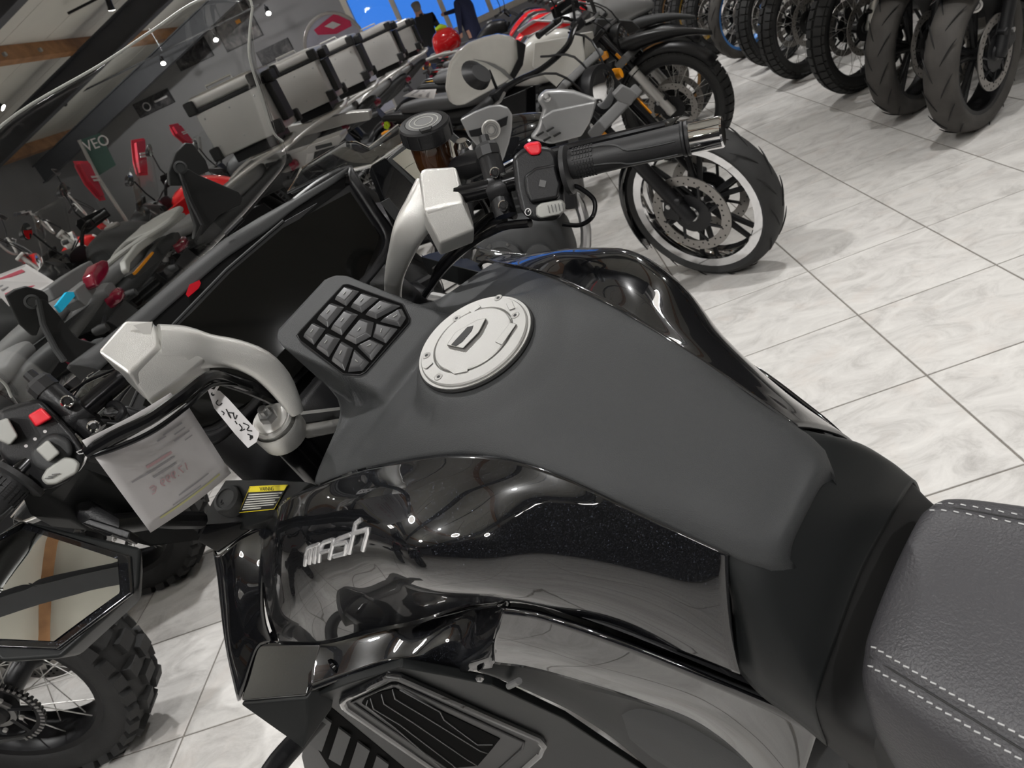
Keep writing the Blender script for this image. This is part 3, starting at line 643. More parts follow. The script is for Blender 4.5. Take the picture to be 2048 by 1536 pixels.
for sgn in (1, -1):
    def S(mb): return mb if sgn > 0 else mb.mirror()
    vf = B(S(MB().tube([fp(x, y, .004) for x, y in vent], .0058, 10, closed=True)), 'vent_frame', M['gloss'])
    B(S(MB().prism([fp(x, y, .001) for x, y in vent], FN * .0022)), 'vent_surround', M['black'], vf, smooth=0)
    B(S(MB().tube([fp(x, y, .004) for x, y in vin], .0022, 8, closed=True)), 'vent_lip', M['black'], vf)
    hole = [(724, 1404), (735, 1388), (790, 1375), (1000, 1476), (985, 1495), (955, 1530), (890, 1535)]
    B(S(MB().prism([fp(x, y, .0028) for x, y in hole], FN * .0016)), 'vent_shade_plate', M['recess_shade'], vf, smooth=0)  # raised dark plate paints the shade inside the vent
    sl = [[(741, 1398), (747, 1418), (800, 1450), (905, 1530), (925, 1550)], [(763, 1390), (768, 1408), (830, 1448), (935, 1520), (955, 1532)], [(785, 1380), (790, 1398), (850, 1434), (960, 1502), (975, 1507)], [(800, 1380), (880, 1424), (888, 1440), (955, 1490), (985, 1490)], [(735, 1402), (732, 1412), (790, 1456), (880, 1534), (900, 1560)]]
    for q in sl:
        P = [fp(x, y, .0055) for x, y in q]; 
        B(S(MB().grid([[p + FN * .0006 for p in P], [p - FN * .0012 for p in P]])), 'vent_slat', M['grey'], vf, smooth=180, solid=.0012)
    lv = MB().prism([fp(x, y, -.001) for x, y in ((631, 1410), (660, 1410), (840, 1560), (700, 1600), (632, 1490))], FN * .0018)
    lb = B(S(lv), 'louvre_shade_plate', M['recess_shade'], smooth=0)  # dark plate paints the shade behind the louvre blades
    for k in range(5):
        x0 = 640 + k * 38; y0 = 1424 + k * 28
        B(S(MB().prism([fp(x0, y0, .001), fp(x0 + 24, y0 + 18, .005), fp(x0 + 4, y0 + 76, .005), fp(x0 - 20, y0 + 62, .001)], FN * .003)), 'louvre_blade', M['dull'], lb, smooth=0)
    p = fp(960, 1352, .008); B(S(MB().lathe([(.004, 0), (.005, .003), (.003, .006), (0, .0065)], p, FN, 12)), 'fairing_screw', M['steel'])
    B(S(MB().cyl(fp(1018, 1372, .004), fp(1038, 1362, .008), .004, n=10)), 'fairing_peg', M['grey'])
    p = A(672, 1332, .245); B(S(MB().lathe([(.012, 0), (.013, .004), (.009, .006), (.006, .003), (0, .003)], p, (0.2, 1, .2), 18)), 'fairing_plug', M['gloss'])

# cover behind the tank, seat ------------------------------------------------
rc = [[(-.255, 0, -.150), (-.255, .05, -.158), (-.257, .072, -.174), (-.258, .090, -.215), (-.252, .124, -.264)],
      [(-.285, 0, -.182), (-.285, .05, -.190), (-.285, .086, -.205), (-.280, .114, -.246), (-.272, .130, -.300)],
      [(-.305, 0, -.228), (-.305, .055, -.236), (-.305, .100, -.248), (-.300, .119, -.278), (-.290, .128, -.335)],
      [(-.318, 0, -.272), (-.318, .06, -.280), (-.318, .104, -.288), (-.316, .121, -.306), (-.308, .128, -.372)],
      [(-.320, 0, -.330), (-.320, .06, -.335), (-.320, .09, -.34), (-.318, .105, -.35), (-.312, .11, -.40)]]
full = [[Vector((x, -y, z)) for x, y, z in r[:0:-1]] + [Vector(p) for p in r] for r in rc]
B(MB().patch(full[:4], 26, 48), 'tank_tail_cover', M['satin'], smooth=60, solid=.004)
gapr = [[p + V(.002, 0, -.003) for p in full[3]], [p + V(-.012, 0, -.035) for p in full[3]], [p + V(-.036, 0, -.05) for p in full[3]]]
B(MB().patch(gapr, 10, 40), 'seat_gap_shade', M['deep'], smooth=180)  # deep black filler strip paints the shade between cover and seat
sx = [(-.346, .066, .095, -.266, -.40), (-.352, .074, .108, -.255, -.41), (-.37, .078, .118, -.252, -.42), (-.42, .086, .132, -.262, -.43), (-.50, .10, .150, -.276, -.45), (-.60, .12, .168, -.284, -.46), (-.75, .135, .18, -.28, -.46), (-.95, .14, .18, -.262, -.44)]
SG = []
for x, w1, w2, zt, zb in sx:
    half = [(0, zt), (w1 * .5, zt - .002), (w1 * .85, zt - .006), (w1, zt - .012), (w1 + (w2 - w1) * .55, zt - .030), (w2, zt - .085), (w2 + .004, zb)]
    SG.append([Vector((x, -y, z)) for y, z in half[:0:-1]] + [Vector((x, y, z)) for y, z in half])
smb = MB().patch([[p + V(.004, 0, -.02) for p in SG[0]]] + SG, 60, 60)
seat = B(smb, 'seat', M['seat'], smooth=180); stree = bvh(smb)
for sg in (1, -1):
    for kx, offs in enumerate((-.0065, .0065)):
        k = 0; x = -.356
        while x > -.80:
            w1 = lerp1(-x, [(-q[0], q[1]) for q in sx]) + offs
            P = []
            for dx in (0, .0042):
                h = stree.ray_cast(Vector((x - dx, sg * w1, .5)), Vector((0, 0, -1)))[0]
                if h: P.append(h + V(0, 0, .0006))
            if len(P) == 2: B(MB().tube(P, .0008, 5), 'stitch', M['thread'], seat)
            x -= .0066 if sg > 0 else .009
    ln = [stree.ray_cast(Vector((-.356 - k * .02, sg * (lerp1(.356 + k * .02, [(-q[0], q[1]) for q in sx])), .5)), Vector((0, 0, -1)))[0] for k in range(24)]
    B(MB().tube([p + V(0, 0, .0002) for p in ln if p], .0009, 5), 'seat_seam', M['deep'], seat)

# dash, display --------------------------------------------------------------
dk = .5; DN = Vector((-1, 0, dk)).normalized(); D0 = Vector((.42, 0, 0))
def dp(px, py, h=0.0): return onP(px, py, D0 + DN * h, DN)
def dm(p): return Vector((p.x, -p.y, p.z))
rt = [dp(700, 385), dp(757, 470), dp(756, 485), dp(727, 552)]       # display glass right end
lt = [dm(p) for p in rt][::-1]
bot = [Vector((.402, -.06, -.035)), Vector((.402, .06, -.035))]
top = [dp(395, 640), dp(480, 575), dp(590, 462)]; top = [Vector((p.x, p.y, p.z)) for p in top]
gl = rt + [rt[-1] + V(-.01, .04, -.02), dm(rt[-1] + V(-.01, .04, -.02))] + lt + [Vector((.42 + dk * .1, .12, .100)), Vector((.42 + dk * .102, 0, .102)), Vector((.42 + dk * .095, -.10, .095))]
disp = B(MB().prism([p + DN * .002 for p in gl], DN * -.006), 'display', M['dglass'], smooth=0)
bz = [p + Vector((0, (p.y) * .10, 0)) + Vector((.003, 0, .006 if p.z > .02 else -.010)) for p in gl]
B(MB().prism([p - DN * .001 for p in bz], DN * -.012), 'display_bezel', M['black'], bevel=.002)
B(MB().tube([p + DN * .001 for p in bz[:4]], .0022, 6), 'bezel_edge', M['dull'])
B(MB().tube([p + DN * .001 for p in bz[6:]], .0022, 6), 'bezel_edge', M['dull'])
# hood: lip round the display, deep black inside
hr = [A(700, 333, .47), A(577, 405, .50), A(520, 437, .51), A(450, 480, .52), A(385, 532, .525), A(300, 605, .53), A(225, 668, .53), A(140, 730, .525)]
hi = [A(692, 352, .465), A(590, 418, .485), A(535, 462, .495), A(455, 515, .50), A(395, 565, .505), A(320, 630, .51), A(255, 690, .51), A(200, 740, .505)]
hb = [dp(690, 375), dp(600, 440), dp(555, 490), dp(480, 545), dp(425, 590), dp(370, 640), dp(320, 690), dp(270, 740)]
hf = [p + Vector((.10, 0, -.02)) for p in hr]; hg_ = [p + Vector((.16, 0, -.16)) for p in hr]
B(MB().grid([hg_, hf, hr]), 'hood_top', M['dull'], smooth=60, solid=.004)
B(MB().patch([hr, [(a + b) / 2 + V(-.003, 0, .003) for a, b in zip(hr, hi)], hi], 8, 30), 'hood_lip', M['dull'], smooth=180, solid=.003)
B(MB().grid([hi, hb]), 'hood_inside', M['recess_shade'], smooth=180)
rm = [A(372, 590, .495), A(379, 571, .495), A(399, 562, .495), A(402, 568, .495), A(398, 578, .495), A(377, 596, .495)]
B(MB().prism([p + DN * .004 for p in rm], DN * -.003), 'hood_badge', M['red'], smooth=0)
B(MB().tube([A(452, 470, .51), A(485, 437, .505)], .004, 8), 'hood_clip', M['black'])
# right and left dash cheeks
ck = lambda: MB().patch([[A(577, 405, .50), A(640, 358, .485), A(698, 333, .47), A(712, 350, .455), A(750, 410, .435), A(792, 480, .41), A(760, 540, .40), A(715, 590, .40)],
                         [A(600, 425, .485), A(650, 380, .475), A(692, 350, .465), A(702, 365, .45), A(738, 420, .43), A(770, 478, .41), A(745, 530, .405), A(700, 580, .405)]], 4, 40)
cka = ck(); B(cka.mirror(), 'dash_cheek', M['black'], smooth=180, solid=.006); B(ck(), 'dash_cheek', M['black'], smooth=180, solid=.006)
for sg in (1, -1):
    q = [A(575, 385, .53), A(602, 338, .56), A(690, 284, .57), A(712, 284, .565), A(737, 296, .555), A(796, 250, .56), A(808, 262, .55), A(803, 288, .545), A(742, 330, .52), A(700, 340, .50), A(690, 330, .50)]
    m_ = MB().taper(q, [p + V(.012, -.008, -.01) for p in q]); ed = MB().tube(q, .0022, 6, closed=True)
    if sg < 0: m_ = m_.mirror(); ed = ed.mirror()
    g_ = B(m_, 'side_deflector', M['defl'], bevel=.003); B(ed, 'deflector_edge', M['chrome'], g_)
# body core behind the dash and below the tank, hides nothing but the frame
B(MB().blob([(.70, .05, -.22, .04), (.62, .14, -.30, .08), (.52, .20, -.32, .06), (.44, .20, -.34, -.05), (.40, .15, -.36, -.08)], 20, 3.2, 16), 'headlight_nacelle', M['black'], smooth=60)
B(MB().blob([(.20, .10, -.40, -.12), (.10, .13, -.46, -.10), (-.05, .12, -.46, -.10), (-.2, .09, -.46, -.2), (-.30, .07, -.46, -.34)], 18, 3.5, 16), 'frame_core', M['deep'], smooth=60)
B(MB().blob([(.30, .12, -.75, -.42), (.2, .17, -.82, -.40), (0, .18, -.84, -.42), (-.2, .16, -.80, -.44), (-.28, .12, -.74, -.46)], 18, 3.5, 14), 'engine', M['dull'], smooth=50)
# inner panel by the fork with knob and label
IP = [A(450, 960, .42), A(622, 966, .215), A(470, 1062, .385)]; IN = (IP[1] - IP[0]).cross(IP[2] - IP[0]).normalized(); IN = IN if IN.z > 0 else -IN
def ipn(x, y, h=0.): return onP(x, y, IP[0] + IN * h, IN)
ip = [ipn(*q) for q in ((388, 1076), (425, 1000), (450, 960), (520, 958), (600, 962), (622, 966), (545, 1036), (470, 1062))]
both(lambda: MB().taper(ip, [p + Vector((0, -.01, -.03)) for p in ip]), 'inner_panel', M['satin'], bevel=.002)
kn = ipn(468, 1006)
kb = B(MB().lathe([(.017, -.005), (.0205, -.002), (.0205, .012), (.019, .017), (.014, .019), (.013, .017), (0, .0165)], kn, (-.35, .15, .92), 28), 'adjuster_knob', M['dull'], smooth=30)
B(MB().tube([kn + V(-.35, .15, .92) * .018 + V(.006 * math.cos(a), .009 * math.sin(a), 0) for a in (0.4, .9, 1.4, 1.9, 2.4)], .0008, 5), 'knob_arrow', M['deep'], kb)
lq = [ipn(*q) for q in ((502, 973), (578, 970), (550, 1018), (480, 1025))]; ln_ = (lq[1] - lq[0]).cross(lq[3] - lq[0]).normalized(); ln_ = ln_ if ln_.z > 0 else -ln_
def lerp2(q, u, v): return (q[0] * (1 - u) + q[1] * u) * (1 - v) + (q[3] * (1 - u) + q[2] * u) * v
def quad(q, u0, v0, u1, v1): return [lerp2(q, u0, v0), lerp2(q, u1, v0), lerp2(q, u1, v1), lerp2(q, u0, v1)]
wl = B(MB().prism([p + ln_ * .0003 for p in lq], ln_ * .0010), 'warning_label', M['deep'], smooth=0)
B(MB().prism([p + ln_ * .0013 for p in quad(lq, .02, .02, .98, .22)], ln_ * .0003), 'label_header', M['labely'], wl, smooth=0)
B(MB().tube([p + ln_ * .0013 for p in lq], .0006, 5, closed=True), 'label_border', M['labely'], wl)
for k in range(7):
    v = .29 + k * .095; B(MB().prism([p + ln_ * .0013 for p in quad(lq, .06, v, (.96, .9, .97, .88, .95, .92, .6)[k], v + .05)], ln_ * .0002), 'label_line', M['labelw'], wl, smooth=0)
wt = text_mesh('WARNING', .007, M['ink'], 'label_word', .0001); wt.parent = wl
ex = (lq[1] - lq[0]).normalized(); ey = ln_.cross(ex)
wt.matrix_local = Matrix.Translation(lerp2(lq, .5, .12) + ln_ * .0018 + OFF) @ Matrix((ex, ey, ln_)).transposed().to_4x4()

# emblem: the four letters as chrome strokes laid on the side panel -----------
gt = bvh(gmb)
def hit(px, py, h=.0022):
    d = lray(px, py).normalized(); r = gt.ray_cast(CAMB, d)
    if r[0] is None: return A(px, py, .22)
    nn = r[1] if r[1].dot(d) < 0 else -r[1]; return r[0] + nn * h
def ez(zx, zy): return hit(590 + zx * 200 / 2048, 1000 + zy * 200 / 2048)
LET = {'letter_m': [[(235, 1310), (270, 1080), (310, 980), (350, 955), (555, 885), (525, 1230)], [(330, 1270), (390, 960)], [(430, 1250), (480, 920)]],
       'letter_a': [[(555, 1060), (580, 930), (630, 860), (845, 790), (745, 1170)], [(575, 1050), (760, 1010)]],
       'letter_s': [[(1190, 690), (920, 790), (870, 850), (860, 900), (1120, 840), (1070, 1070), (840, 1130)]],
       'letter_h': [[(1390, 400), (1290, 480), (1150, 1060)], [(1230, 670), (1550, 585), (1430, 1000)]]}
for nm, strokes in LET.items():
    m_ = MB()
    for s_ in strokes:
        pts = []
        for a, b in zip(s_, s_[1:]):
            for k in range(8): pts.append((a[0] + (b[0] - a[0]) * k / 8, a[1] + (b[1] - a[1]) * k / 8))
        pts.append(s_[-1]); m_.tube([ez(*q) for q in pts], .0027, 8)
    B(m_, nm, M['embl'])

# triple clamp and forks -----------------------------------------------------
FT = A(545, 842, .265); rake = Vector((-.40, 0, .92)).normalized(); DRAKE = -rake
for sg in (1, -1):
    f0 = FT if sg > 0 else dm(FT) + DRAKE * .14 + V(-.03, .02, 0)
    B(MB().lathe([(.0255, -.034), (.0255, .001), (.0235, .004)], f0, rake, 28), 'fork_clamp', M['silver'], smooth=30)
    B(MB().lathe([(.030, -.032), (.031, -.008), (.0285, -.003), (.0285, -.030)], f0, rake, 28, False), 'clamp_ring', M['silver'], smooth=30)
    fk = B(MB().lathe([(.0215, .002), (.0215, .006), (.018, .008), (.0, .008)], f0, rake, 28), 'fork_cap', M['alu'], smooth=30)
    B(MB().lathe([(.011, .006), (.011, .016), (.0095, .018), (0, .018)], f0, rake, 6), 'preload_nut', M['steel'], fk, smooth=20)
    B(MB().lathe([(.006, .017), (.006, .026), (.0045, .028), (0, .028)], f0, rake, 12), 'adjuster_screw', M['steel'], fk, smooth=20)
    B(MB().cyl(f0 + DRAKE * .03, f0 + DRAKE * .62, .0225, n=18), 'fork_tube', M['bar'])
tE = T(712, 820, 1.0); tA = FT + (tE - FT).normalized() * .022; tw = rake.cross(tE - FT).normalized() * .017
B(MB().prism([tA - tw * 1.2 - rake * .006, tE - tw - rake * .004, tE + tw - rake * .004, tA + tw * 1.2 - rake * .006], DRAKE * .022), 'triple_clamp', M['silver'], bevel=.004)
gv = [tA + (tE - tA) * .05 + tw * .55, tE + tw * .5, tE - tw * .5, tA + (tE - tA) * .05 - tw * .55]
B(MB().prism([p - rake * .0035 for p in gv], DRAKE * .004), 'clamp_groove', M['deep'], bevel=.0015)

# handlebar ------------------------------------------------------------------
hbar = B(MB().tube(cr_interp([T(0, 985, .735), T(35, 955, .75), T(150, 838, .775), T(250, 752, .80), T(300, 716, .815)], 16), .0112, 14), 'handlebar', M['bar'])
B(MB().tube(cr_interp([T(885, 395, .90), T(960, 381, .885), T(1060, 352, .87), T(1150, 325, .855), T(1385, 275, .80)], 16), .0112, 14), 'handlebar', M['bar'])
# risers (cast silver): faceted block over the bar and an arm that sweeps down to the clamp
def riser(block_top, block_bot, arm, name='riser'):
    m = MB().taper(block_top, block_bot)
    r_ = B(m, name, M['silver'], bevel=.004)
    a = MB(); pts = [T(x, y, t) for x, y, t, w_, h in arm]; C_ = cr_interp(pts, 22)
    W = cr_interp([Vector((q[3] * PX(q[2]), q[4] * PX(q[2]), 0)) for q in arm], 22); G_ = []
    for i, c in enumerate(C_):
        d = (C_[min(i + 1, 21)] - C_[max(i - 1, 0)]).normalized(); v = (CAMB - c).normalized(); u = d.cross(v).normalized(); w_ = u.cross(d)
        G_.append([c + u * (W[i].x * math.copysign(abs(math.cos(t)) ** .6, math.cos(t))) + w_ * (W[i].y * math.copysign(abs(math.sin(t)) ** .6, math.sin(t))) for t in [k * 2 * PI / 20 for k in range(20)]])
    a.grid(G_, True); k = len(a.v); a.f.append(list(range(20))); a.m.append(0); a.f.append(list(range(k - 20, k))); a.m.append(0)
    B(a, 'riser_arm', M['silver'], r_, smooth=60); return r_
lt_ = [T(193, 702, .765), T(249, 640, .80), T(306, 641, .815), T(318, 690, .80), T(258, 747, .765)]
lb_ = [T(232, 740, .80), T(262, 690, .86), T(330, 690, .87), T(405, 722, .85), T(296, 806, .79)]
riser(lt_, lb_, [(318, 700, .815, 52, 36), (372, 700, .83, 48, 32), (420, 702, .845, 34, 26), (470, 708, .86, 30, 24), (520, 728, .875, 30, 22), (556, 762, .89, 27, 20), (580, 800, .905, 20, 18), (592, 822, .915, 14, 16)])
fac = [T(258, 747, .768), T(318, 690, .803), T(385, 700, .82), T(410, 718, .825), T(372, 750, .812), T(296, 804, .787)]
B(MB().taper(fac, [p + V(.02, 0, -.02) for p in fac]), 'riser_facet', M['silver'], bevel=.003)
vly = [T(309, 652, .826), T(303, 684, .808)]
cup_ = B(MB().prism([T(266, 650, .797), T(305, 643, .808), vly[0], T(300, 680, .803)], (CAMB - T(300, 660, .8)).normalized() * .0012), 'riser_recess_shade', M['alu'], smooth=0)  # duller metal paints the shaded wall of the notch
B(MB().prism([vly[0], T(338, 662, .818), T(360, 676, .818), T(332, 700, .806), T(312, 694, .804), vly[1]], (CAMB - T(300, 660, .8)).normalized() * .0012), 'recess_face', M['silver'], cup_, smooth=0)
rt_ = [T(849, 337, .905), T(912, 333, .895), T(927, 403, .875), T(846, 421, .885), T(838, 346, .905)]
rb_ = [T(840, 345, .95), T(915, 345, .94), T(951, 458, .90), T(880, 487, .905), T(838, 380, .94)]
riser(rt_, rb_, [(868, 378, .935, 40, 30), (848, 418, .935, 40, 30), (822, 455, .94, 34, 26), (804, 500, .97, 26, 22), (790, 545, 1.01, 20, 20), (786, 590, 1.06, 17, 18), (792, 640, 1.10, 17, 18)])
facr = [T(846, 421, .886), T(927, 403, .876), T(951, 458, .89), T(880, 487, .898)]
B(MB().taper(facr, [p + V(.02, 0, -.02) for p in facr]), 'riser_facet', M['silver'], bevel=.003)
# lever clamps with two bolts each
def view_n(p): return (CAMB - p).normalized()
def clamp(a, b, r, bolts, t):
    pa, pb = T(*a), T(*b)
    c_ = B(MB().lathe([(r * .86, -.004), (r, .0), (r, (pb - pa).length)], pa, pb - pa, 18), 'lever_clamp', M['black'], smooth=30)
    k = B(MB().lathe([(r * .9, -.018), (r * 1.06, -.014), (r * 1.06, -.003), (r * .8, 0)], pa, pb - pa, 8), 'mirror_mount_plug', M['grip'], smooth=20)
    B(MB().lathe([(r * .45, -.028), (r * .5, -.018)], pa, pb - pa, 8), 'plug_tip', M['grip'], k)
    for x, y, tt in bolts:
        p = T(x, y, tt); n_ = view_n(p)
        q = B(MB().lathe([(.0062, -.012), (.0062, .0), (.005, .0012), (.0034, .0010), (.003, -.001), (0, -.001)], p, n_, 20), 'clamp_bolt', M['chrome'], smooth=25)
        B(MB().lathe([(.0028, -.0008), (.0028, .0002)], p, n_, 6), 'hex_socket', M['deep'], q)
clamp((100, 785, .765), (192, 866, .775), .0125, [(134, 803, .748), (187, 853, .752)], .77)
clamp((980, 318, .885), (1012, 432, .885), .0135, [(990, 345, .862), (1007, 411, .862)], .885)
B(MB().lathe([(.016, -.011), (.017, -.006), (.017, .006), (.016, .011)], T(160, 832, .775), T(200, 795, .78) - T(160, 832, .775), 20), 'bar_collar', M['black'], smooth=30)
B(MB().lathe([(.016, -.012), (.0175, -.007), (.0175, .007), (.016, .012)], T(998, 378, .885), T(1030, 368, .88) - T(998, 378, .885), 20), 'bar_collar', M['black'], smooth=30)
# switch housings
def poly_block(px, t0, depth, name, m, bevel=.003, lift=0.0, shrink=.9, parent=None):
    P = [T(x, y, t0[i] if isinstance(t0, (list, tuple)) else t0) for i, (x, y) in enumerate(px)]; c = sum(P, Vector()) / len(P); d = (c - CAMB).normalized()
    tp = [c + (p - c) * shrink - d * lift for p in P]
    return B(MB().taper(tp, [p + d * depth for p in P]), name, m, parent, bevel=bevel)
sl_ = poly_block([(-10, 815), (40, 800), (80, 790), (118, 828), (150, 862), (176, 900), (172, 935), (140, 968), (95, 988), (55, 968), (15, 935), (-10, 905)], .752, .05, 'switch_housing', M['black'], .006, .006, .93)
poly_block([(58, 905), (84, 872), (110, 862), (142, 878), (150, 905), (128, 938), (95, 948), (66, 935)], .740, .012, 'switch_dome', M['dull'], .004, .003, .85, sl_)
poly_block([(54, 831), (84, 813), (107, 836), (72, 856)], .738, .012, 'red_switch', M['red'], .002, .003, .86, sl_)
poly_block([(-6, 842), (16, 834), (26, 852), (38, 873), (20, 893), (-6, 880)], .736, .012, 'high_beam_switch', M['lgrey'], .002, .002, .9, sl_)
poly_block([(70, 899), (96, 878), (122, 906), (97, 926)], .726, .012, 'indicator_switch', M['lgrey'], .002, .003, .9, sl_)
hb_ = poly_block([(80, 958), (92, 938), (128, 912), (150, 916), (162, 926), (156, 946), (112, 970), (92, 971)], .733, .012, 'horn_button', M['lgrey'], .0025, .003, .9, sl_)
for k in range(3): B(MB().tube([T(90 + k * 7, 957 - k * 4, .7285), T(106 + k * 7, 955 - k * 4, .7285)], .0005, 5), 'button_rib', M['grey'], hb_)
for x, y in ((52, 892), (70, 878), (90, 863)):
    p = T(x, y, .7345); B(MB().lathe([(.0016, 0), (.0016, .0006)], p, view_n(p), 10), 'switch_mark', M['paper'], sl_)
B(MB().tube([T(153, 904, .744), T(160, 901, .744), T(168, 898, .744), T(166, 907, .744), T(158, 908, .744)], .0005, 5, closed=True), 'horn_mark', M['paper'], sl_)
sr_ = poly_block([(1020, 312), (1042, 294), (1068, 286), (1104, 290), (1118, 312), (1130, 372), (1134, 420), (1118, 446), (1066, 448), (1040, 430), (1028, 380)], .845, .055, 'switch_housing', M['black'], .006, .006, .93)
poly_block([(1046, 352), (1070, 334), (1112, 326), (1124, 368), (1118, 398), (1060, 408), (1050, 385)], .832, .012, 'switch_ridge', M['black'], .003, .002, .92, sr_)
poly_block([(1044, 293), (1056, 284), (1080, 281), (1087, 300), (1082, 312), (1060, 314)], .838, .018, 'kill_switch', M['red'], .003, .003, .82, sr_)
sb_ = poly_block([(1071, 414), (1080, 406), (1124, 398), (1132, 408), (1130, 424), (1120, 430), (1080, 438), (1071, 432)], .826, .012, 'start_button', M['lgrey'], .002, .003, .9, sr_)
for k in range(5): B(MB().tube([T(1096 + k * 7, 411 - k * 1.4, .8205), T(1099 + k * 7, 426 - k * 1.4, .8205)], .0005, 5), 'button_rib', M['grey'], sb_)
c_ = T(1056, 424, .836)
B(MB().tube([T(1056 + 6 * math.cos(a), 424 + 7 * math.sin(a), .8345) for a in [k * PI / 5 for k in range(10)]], .0005, 5, closed=True), 'start_mark', M['paper'], sr_)
B(MB().tube([T(1056, 424, .8345), T(1060, 418, .8345)], .0005, 5), 'start_mark', M['paper'], sr_)
B(MB().lathe([(.005, 0), (.005, .002)], T(1085, 367, .83), view_n(T(1085, 367, .83)), 4), 'switch_window', M['grey'], sr_)
# grips
def gripfn(P, n_, r, flange_p, fl_r):
    d = (P[1] - P[0]).normalized(); L = (P[1] - P[0]).length
    prof = [(r * .98, 0), (r * 1.02, L * .05), (r, L * .2), (r * .97, L * .5), (r, L * .85), (r * 1.02, L * .94), (r * 1.13, L * .95), (r * 1.13, L * .965), (r * 1.0, L * .97), (r * 1.13, L * .98), (r * 1.1, L)]
    g = B(MB().lathe(prof, P[0], d, 28), 'grip', M['grip'], smooth=40)
    B(MB().lathe([(fl_r * .9, -.004), (fl_r, -.003), (fl_r, .002), (fl_r * .85, .004)], flange_p, d, 30), 'grip_flange', M['grip'], g, smooth=30)
    u, w_ = frame(d); v0 = view_n(P[0]); v0 = (v0 - d * v0.dot(d)).normalized(); w0 = d.cross(v0)
    for i in range(7):
        for j in range(9):
            a = -1.3 + j * .31; e = v0 * math.cos(a) + w0 * math.sin(a); c = P[0] + d * (L * (.06 + i * .026)) + e * (r * 1.02)
            B(MB().box(c, (.0022, .0034, .0016), Matrix((d, e.cross(d), e)).transposed()), 'grip_nub', M['grip'], g, smooth=0)
    for a0, a1 in ((-.95, -.1), (.35, .9)):
        pts = [P[0] + d * (L * s) + (v0 * math.cos(a) + w0 * math.sin(a)) * (r * 1.005) for s, a in ((.22, a0), (.34, a0 + .1), (.44, (a0 + a1) / 2), (.52, a1), (.75, a1 + .1), (.9, a1 + .1))]
        B(MB().tube(cr_interp(pts, 16), .0011, 6), 'grip_ridge', M['dull'], g)
    return g
gripfn([T(1140, 330, .845), T(1378, 276, .80)], 0, .0162, T(1136, 340, .845), .027)
be = T(1378, 277, .80); bd = T(1447, 263, .785) - be
B(MB().lathe([(.0155, 0), (.0162, .002), (.0162, bd.length - .002), (.0150, bd.length), (.004, bd.length)], be, bd, 32), 'bar_end_weight', M['chrome'], smooth=30)
gripfn([T(32, 962, .75), T(-130, 1130, .70)], 0, .0165, T(36, 958, .752), .027)
# cables
def cable(pts, r, name='cable', m='bar'): return B(MB().tube(cr_interp([T(*p) for p in pts], 26), r, 10), name, M[m])
cable([(1124, 448, .86), (1160, 450, .86), (1186, 432, .85), (1188, 400, .85), (1160, 376, .85), (1146, 372, .85)], .0026)
cable([(1060, 446, .87), (1000, 455, .90), (940, 490, .95), (890, 535, 1.0), (850, 590, 1.05)], .0052)
cable([(1030, 432, .90), (985, 430, .93), (930, 480, .96), (880, 530, 1.0), (860, 580, 1.05)], .0045)
cable([(1010, 440, .91), (975, 450, .95), (925, 500, 1.0), (868, 540, 1.02)], .004, m='black')
cable([(960, 395, .93), (975, 430, .95), (960, 470, .98), (905, 520, 1.0)], .0035, m='black')
cable([(172, 906, .70), (230, 872, .705), (300, 838, .715), (360, 795, .74), (420, 752, .80), (470, 765, .87), (540, 790, .93)], .0060)
cable([(180, 912, .70), (240, 893, .705), (310, 860, .715), (375, 812, .74), (425, 770, .80), (480, 770, .88)], .0026)
cable([(200, 800, .80), (235, 815, .80), (255, 835, .80), (240, 850, .80), (215, 850, .80)], .003, m='deep')
cable([(215, 812, .79), (232, 808, .785), (246, 822, .78), (236, 838, .78)], .004, 'lever_switch', 'black')
cable([(140, 785, .80), (180, 760, .80), (240, 735, .83)], .002, 'lever_rod', 'bar')
cable([(440, 755, .88), (500, 775, .90), (545, 795, .93)], .009, 'brake_hose', 'bar')
# clutch and brake levers, front of the bar
B(MB().tube(cr_interp([T(175, 800, .82), T(120, 830, .86), T(40, 880, .87), T(-60, 960, .86)], 14), .006, 10), 'clutch_lever', M['bar'])
B(MB().tube(cr_interp([T(1000, 340, .93), T(1050, 318, .95), T(1180, 285, .95), T(1330, 250, .93)], 14), .0055, 10), 'brake_lever', M['bar'])
# brake fluid reservoir
rb0 = T(873, 332, .985); vv = (CAMB - rb0).normalized(); e_ = T(845, 236, .985) - rb0; e_ = (e_ - vv * e_.dot(vv)).normalized(); ru = e_ * .895 + vv * .446
rs = B(MB().lathe([(.020, -.012), (.0225, -.004), (.0245, .006), (.0265, .040), (.0265, .046)], rb0, ru, 30), 'brake_reservoir', M['brownres'], smooth=35)
B(MB().lathe([(.030, .038), (.0325, .040), (.0325, .058), (.031, .0605), (.0245, .0612), (.024, .0606), (0, .0606)], rb0, ru, 36), 'reservoir_cap', M['black'], rs, smooth=25)
B(MB().lathe([(.0235, .0607), (.0235, .0616), (.0, .0616)], rb0, ru, 30), 'cap_disc', M['grey'], rs, smooth=25)
for rr in (.019, .0125): B(MB().lathe([(rr, .0616), (rr, .0620), (rr - .0016, .0620), (rr - .0016, .0616)], rb0, ru, 28, False, True), 'embossed_ring', M['lgrey'], rs)
e1, e2 = frame(ru)
vd = (CAMB - rb0); vd = (vd - ru * vd.dot(ru)).normalized()
B(MB().prism([rb0 + ru * .0612 + vd * .0235 + vd.cross(ru) * .008, rb0 + ru * .0612 + vd * .0315 + vd.cross(ru) * .006, rb0 + ru * .0612 + vd * .0315 - vd.cross(ru) * .006, rb0 + ru * .0612 + vd * .0235 - vd.cross(ru) * .008], ru * .003), 'cap_tab', M['deep'], rs)
